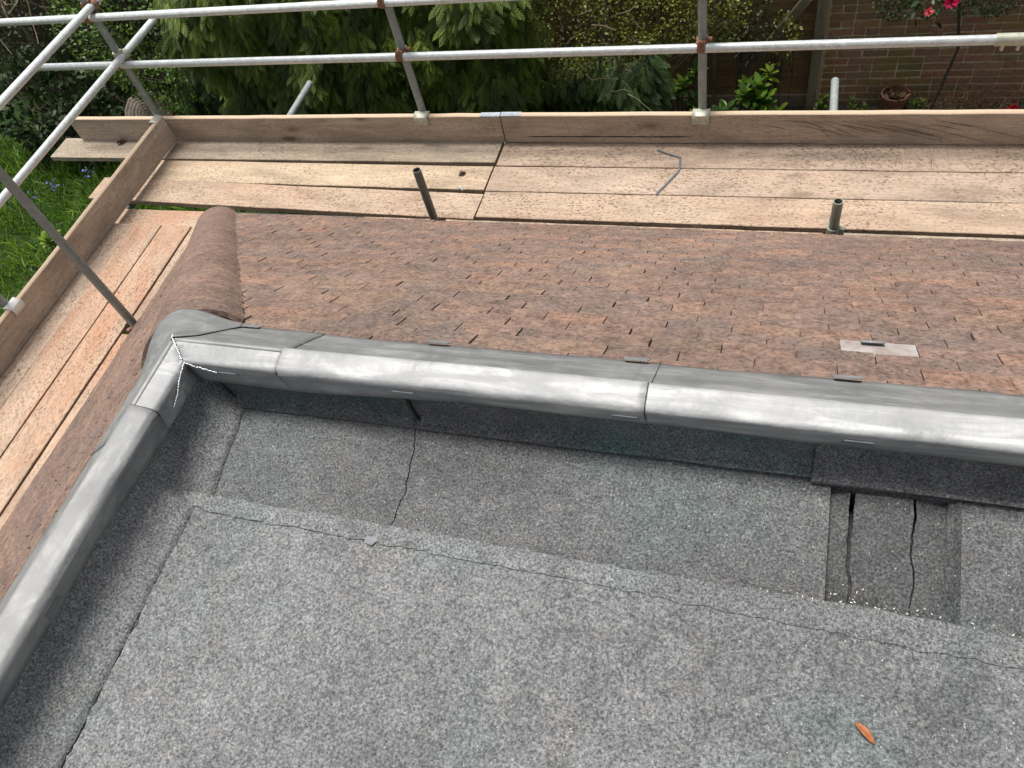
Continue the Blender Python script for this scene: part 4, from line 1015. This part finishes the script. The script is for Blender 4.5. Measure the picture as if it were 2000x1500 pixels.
shrub('leafy_shrub', 'shaded small-leaved evergreen filling the gap behind the cut stump', 'shrub', (-8.3, 7.5, -4.1), (2.1, .35, 1.4), 7000, (.04, .07), 'dull', 34, True)
shrub('golden_shrub', 'golden-green small-leaved shrub between conifer and fence', 'shrub', (-1.95, 6.45, -3.75), (.85, .45, .62), 7200, (.022, .042), 'golden', 35, True, sr=.012)
shrub('golden_shrub', 'sparse golden shrub in front of the timber fence', 'shrub', (-.98, 6.95, -3.92), (.62, .3, .45), 3200, (.022, .042), 'golden', 36, True, clump=3.4, stems=4, sr=.010)
shrub('climber', 'thin dark climber hanging on the timber fence', 'climber', (-.42, 7.2, -4.25), (.22, .12, .45), 500, (.03, .05), 'dull', 37, True, sr=.007)
shrub('climber', 'yellow-tipped wispy climber by the diagonal brace', 'climber', (-.10, 7.15, -4.42), (.14, .10, .26), 220, (.025, .045), 'golden', 38, True, sr=.006, clump=4)
shrub('wall_shrub', 'grey-green bush hanging against the wall beside pink flower', 'shrub', (.80, 7.15, -4.02), (.19, .15, .24), 1300, (.018, .034), 'dull', 39, True, wallhung=True, sr=.008)
shrub('wall_shrub', 'dark narrow bush hanging against the far end of the wall', 'shrub', (1.50, 7.15, -4.02), (.30, .15, .26), 1500, (.018, .034), 'dull', 40, True, wallhung=True, sr=.008)

# rosette plants in the bed
def rosette(label, x, y, h, heads, mat, seed, leaf=.13, spread=.25):
    t = thing('bed_plant', label, 'plant', (x, y, -5.36)); r = np.random.default_rng(seed); k = []; P = []; D = []; U = []
    for i in range(heads):
        a = r.random() * 6.28; q = np.array([x + math.cos(a) * spread * r.random() ** .5, y + math.sin(a) * spread * .6 * r.random() ** .5, -5.36 + h * r.uniform(.55, 1.0)])
        k.append(([(x, y, -5.38), ((x + q[0]) / 2, (y + q[1]) / 2, -5.36 + h * .45), tuple(q)], .009))
        m_ = 15
        for j in range(m_):
            b_ = j * 2.4 + r.normal(0, .15); el = .95 - 1.25 * j / m_
            dd = np.array([math.cos(b_) * math.cos(el), math.sin(b_) * math.cos(el), math.sin(el)])
            P.append(q - np.array([0, 0, .10 * j / m_])); D.append(dd); U.append([0, 0, 1.])
    n = len(P); inst('leaves', LEAF_T, LEAF_F, np.array(P), frames(np.array(D), np.array(U), .15), r.uniform(.65, 1.1, n) * leaf, mat, t)
    trunk(t, k, 'bark', 'stem'); return t
rosette('bed plant with whorled leaves beside the tall standard', -1.02, 6.95, .72, 6, 'bed', 51)
rosette('broad-leaved green plant in front of the brace foot', -.46, 6.9, .62, 9, 'bed', 52, .15, .3)
rosette('lime-tipped plant against the fence under the brace', -.30, 7.05, .70, 4, 'lime', 53, .11, .12)
rosette('small lime rosette at the fence post foot', -.08, 6.95, .36, 2, 'lime', 54, .11, .08)
rosette('yellow-green clump behind the rusty clip', -.82, 6.75, .46, 4, 'lime', 55, .12, .2)
rosette('low green clump beside the conifer edge', -1.35, 6.8, .50, 5, 'bed', 56, .13, .2)
rosette('tiny green weed at the wall foot left of the pot', .66, 7.32, .16, 3, 'bed', 57, .05, .1)
rosette('tiny green weed at the wall foot between pot and dry stems', 1.22, 7.3, .16, 3, 'bed', 58, .05, .1)
rosette('small green weed at the foot of the fence post', .36, 7.25, .22, 4, 'bed', 59, .06, .1)

# camellia branch with flowers
cam_t = thing('flowering_shrub', 'shrub branch with dark leaves and pink flowers against the wall', 'shrub', (1.25, 7.2, -5.36))
branches(cam_t, [([(1.3, 7.25, -5.4), (1.4, 7.2, -4.6), (1.25, 7.1, -3.9)], .02), ([(1.25, 7.1, -3.9), (1.05, 7.0, -4.0), (.90, 6.95, -4.14)], .011), ([(1.25, 7.1, -3.9), (1.35, 7.0, -4.05)], .009)], 'bark')
P = np.array([(1.07 + rnd.gauss(0, .10), 6.93 + rnd.gauss(0, .05), -3.98 + rnd.gauss(0, .08)) for i in range(60)] + [(1.33 + rnd.gauss(0, .10), 6.95, -3.92 + rnd.gauss(0, .08)) for i in range(60)])
inst('leaves', LEAF_T, LEAF_F, P, frames(RNG.normal(0, 1, (len(P), 3)) + np.array([0, -.6, -.4]), None, .5), RNG.uniform(.05, .09, len(P)), 'laurel', cam_t)
def flower(c, size, mat, parent):
    n = 14; a = np.arange(n) * 2.4; el = np.linspace(1.2, .1, n); P = np.tile(np.array(c), (n, 1))
    D = np.stack([np.cos(a) * np.cos(el), -np.abs(np.sin(el)) - .1, np.sin(a) * np.cos(el)], 1)
    return inst('flower', LEAF_T, LEAF_F, P, frames(D, np.tile([0, -1., .3], (n, 1)), .2), np.full(n, size), mat, parent)
flower((1.035, 6.85, -4.03), .052, 'petal', cam_t); flower((1.185, 6.85, -3.945), .075, 'petalhot', cam_t)
pr = thing('fallen_flower', 'red fallen flower on the soil by the wall', 'flower', (2.02, 7.33, -5.34)); flower((2.02, 7.30, -5.29), .07, 'petalred', pr)

pot = thing('flower_pot', 'terracotta flower pot with dry soil standing by the wall', 'pot', (.99, 7.33, -5.36))
w = MB(); prof = [(.085, -5.36), (.118, -5.19), (.128, -5.19), (.133, -5.145), (.118, -5.143), (.114, -5.18), (.110, -5.20), (.0, -5.198)]
w.grid([[(.99 + r_ * math.cos(t), 7.33 + r_ * math.sin(t), z) for r_, z in prof] for t in np.linspace(0, 2 * math.pi, 29)]); w.build('body', 'terra', pot, smooth=True, angle=30)
w = MB(); w.tube((.99, 7.33, -5.215), (.99, 7.33, -5.180), .113, .113, 24); w.build('soil', 'soil', pot)
P = np.array([(.99 + rnd.gauss(0, .045), 7.33 + rnd.gauss(0, .045), -5.175) for i in range(60)]); inst('stems', LEAF4_T, LEAF4_F, P, frames(RNG.normal(0, .6, (60, 3)) + np.array([0, 0, .9]), None, .5), RNG.uniform(.04, .09, 60), 'dead', pot)['kind'] = 'stuff'
dp = thing('dry_plant', 'clump of dry brown stems at the foot of the wall', 'plant', (1.62, 7.30, -5.36))
n = 900; P = np.stack([RNG.normal(1.62, .18, n), RNG.normal(7.28, .06, n), -5.36 + RNG.random(n) * .22 * np.exp(-((RNG.normal(0, .6, n)) ** 2))], 1)
inst('stems', [(0, .02, 0), (0, -.02, 0), (1, 0, 0)], [(0, 1, 2)], P, frames(RNG.normal(0, .7, (n, 3)) + np.array([0, 0, 1.1]), None, .5), RNG.uniform(.06, .16, n), 'dead', dp)['kind'] = 'stuff'

# bare twigs over the laurel
tw = thing('twiggy_shrub', 'bare twiggy branches hanging over the dark laurel', 'shrub', (-8.9, 7.1, -5.4)); k = []; r = random.Random(8)
k.append(([(-8.9, 7.2, -5.42), (-8.85, 7.1, -4.2), (-8.7, 6.9, -3.2)], .035))
for i in range(70):
    p = Vector((-8.7 + r.gauss(0, .55), 6.7 + r.gauss(0, .2), -3.15 + r.gauss(0, .15))); pts = [p]; d = Vector((r.gauss(0, .8), -.3, -.55)).normalized()
    for j in range(5): d = (d + Vector((r.gauss(0, .4), r.gauss(0, .3), r.gauss(0, .3) - .05))).normalized(); p = p + d * r.uniform(.06, .15); pts.append(p)
    k.append(([tuple(q) for q in pts], r.uniform(.005, .010)))
branches(tw, k[:1], 'twig'); setp(trunk(tw, k[1:], 'twig', 'twigs'), kind='stuff')
tw = thing('twiggy_shrub', 'pale bare twigs tangled at the edge of the golden shrub', 'shrub', (-1.55, 6.5, -5.4)); k = []
k.append(([(-1.50, 6.5, -5.42), (-1.45, 6.4, -4.5), (-1.52, 6.25, -3.6)], .022))
for i in range(14):
    p = Vector((-1.55 + r.gauss(0, .18), 6.05 + r.gauss(0, .08), -3.8 + r.gauss(0, .28))); pts = [p]; d = Vector((r.gauss(0, .8), -.2, r.gauss(0, .6))).normalized()
    for j in range(5): d = (d + Vector((r.gauss(0, .5), r.gauss(0, .2), r.gauss(0, .4)))).normalized(); p = p + d * r.uniform(.04, .09); pts.append(p)
    k.append(([tuple(q) for q in pts], r.uniform(.003, .006)))
branches(tw, k[:1], 'twig'); setp(trunk(tw, k[1:], 'twig', 'twigs'), kind='stuff')

# log slice with growth rings
lg = thing('tree_stump', 'grey cut tree stump with growth rings beside the shrubs', 'stump', (-7.42, 6.72, -5.4))
ax = Vector((.34, -.42, .84)).normalized(); c = Vector((-7.42, 6.72, -4.86)); e1 = Vector((0, 0, 1)).cross(ax).normalized(); e2 = ax.cross(e1); w = MB(); rows = []
def rim(t): return 1 + .06 * math.sin(3 * t + 1) + .035 * math.sin(7 * t) + .02 * math.sin(13 * t)
for q in range(15):
    R_ = .285 * (q / 14); rows.append([tuple(c + (e1 * math.cos(t) + e2 * math.sin(t)) * (R_ * rim(t)) + ax * (.012 * (q % 2) + .01 * nz(math.cos(t), math.sin(t), q, 2.0))) for t in np.linspace(0, 2 * math.pi, 49)])
w.grid(rows); w.build('cut_face', 'log', lg)
w = MB(); rows2 = [rows[-1]]
for k_ in (.35, .7, 1.0): rows2.append([(p[0] + (p[0] - c.x) * .12 * k_ ** 2, p[1] + (p[1] - c.y) * .12 * k_ ** 2, p[2] + (-5.43 - p[2]) * k_) for p in rows[-1]])
w.grid(rows2); w.build('trunk', 'bark', lg, smooth=True)

# grass and lawn weeds
n = 30000; X = RNG.uniform(-11.5, -4.4, n); Y = RNG.uniform(2.0, 6.9, n)
keep = np.array([(nz(x, y, 0, 1.1) > -.35 or RNG.random() < .4) for x, y in zip(X, Y)]); X = X[keep]; Y = Y[keep]; n = len(X)
P = np.stack([X, Y, np.full(n, -5.41)], 1); d = RNG.normal(0, .5, (n, 3)); d[:, 2] = RNG.uniform(.5, 1.1, n)
tint = np.clip(.45 + .6 * np.array([nz(x, y, 5, 1.6) for x, y in zip(X, Y)]) + RNG.normal(0, .2, n), 0, .999)
o = inst('grass', [(0, .035, 0), (0, -.035, 0), (.55, .03, .03), (.55, -.03, .03), (1, 0, -.12)], [(0, 1, 3), (0, 3, 2), (2, 3, 4)], P, frames(d, None, 1.0), RNG.uniform(.08, .24, n), 'grass', None, tint)
setp(o, 'long green lawn grass below the scaffold', 'grass', kind='stuff')
for i, (x, y, lb) in enumerate([(-7.35, 5.5, 'broad-leaved lime weed in the grass near the jutting board end'), (-8.0, 4.9, 'small lime weed in the lawn beyond the side toe board'), (-9.2, 4.4, 'yellowish weed in the long grass'), (-7.0, 5.0, 'leafy weed close to the side toe board')]):
    t = rosette(lb, x, y, .22, 4, 'lime' if i < 3 else 'bed', 70 + i, .10, .16)
for i, (x, y) in enumerate([(-8.55, 5.75), (-8.15, 6.0), (-8.7, 5.45)]):
    t = thing('bluebell', 'small blue flower in the long grass near the laurel', 'flower', (x, y, -5.4), 'bluebells in the grass')
    trunk(t, [([(x, y, -5.42), (x + .02, y, -5.2)], .004)], 'twig', 'stem')
    P = np.array([(x + rnd.gauss(0, .05), y + rnd.gauss(0, .05), -5.2 + rnd.gauss(0, .04)) for _ in range(16)]); inst('bells', LEAF4_T, LEAF4_F, P, frames(RNG.normal(0, 1, (16, 3)), None, .5), RNG.uniform(.03, .05, 16), 'blue', t)
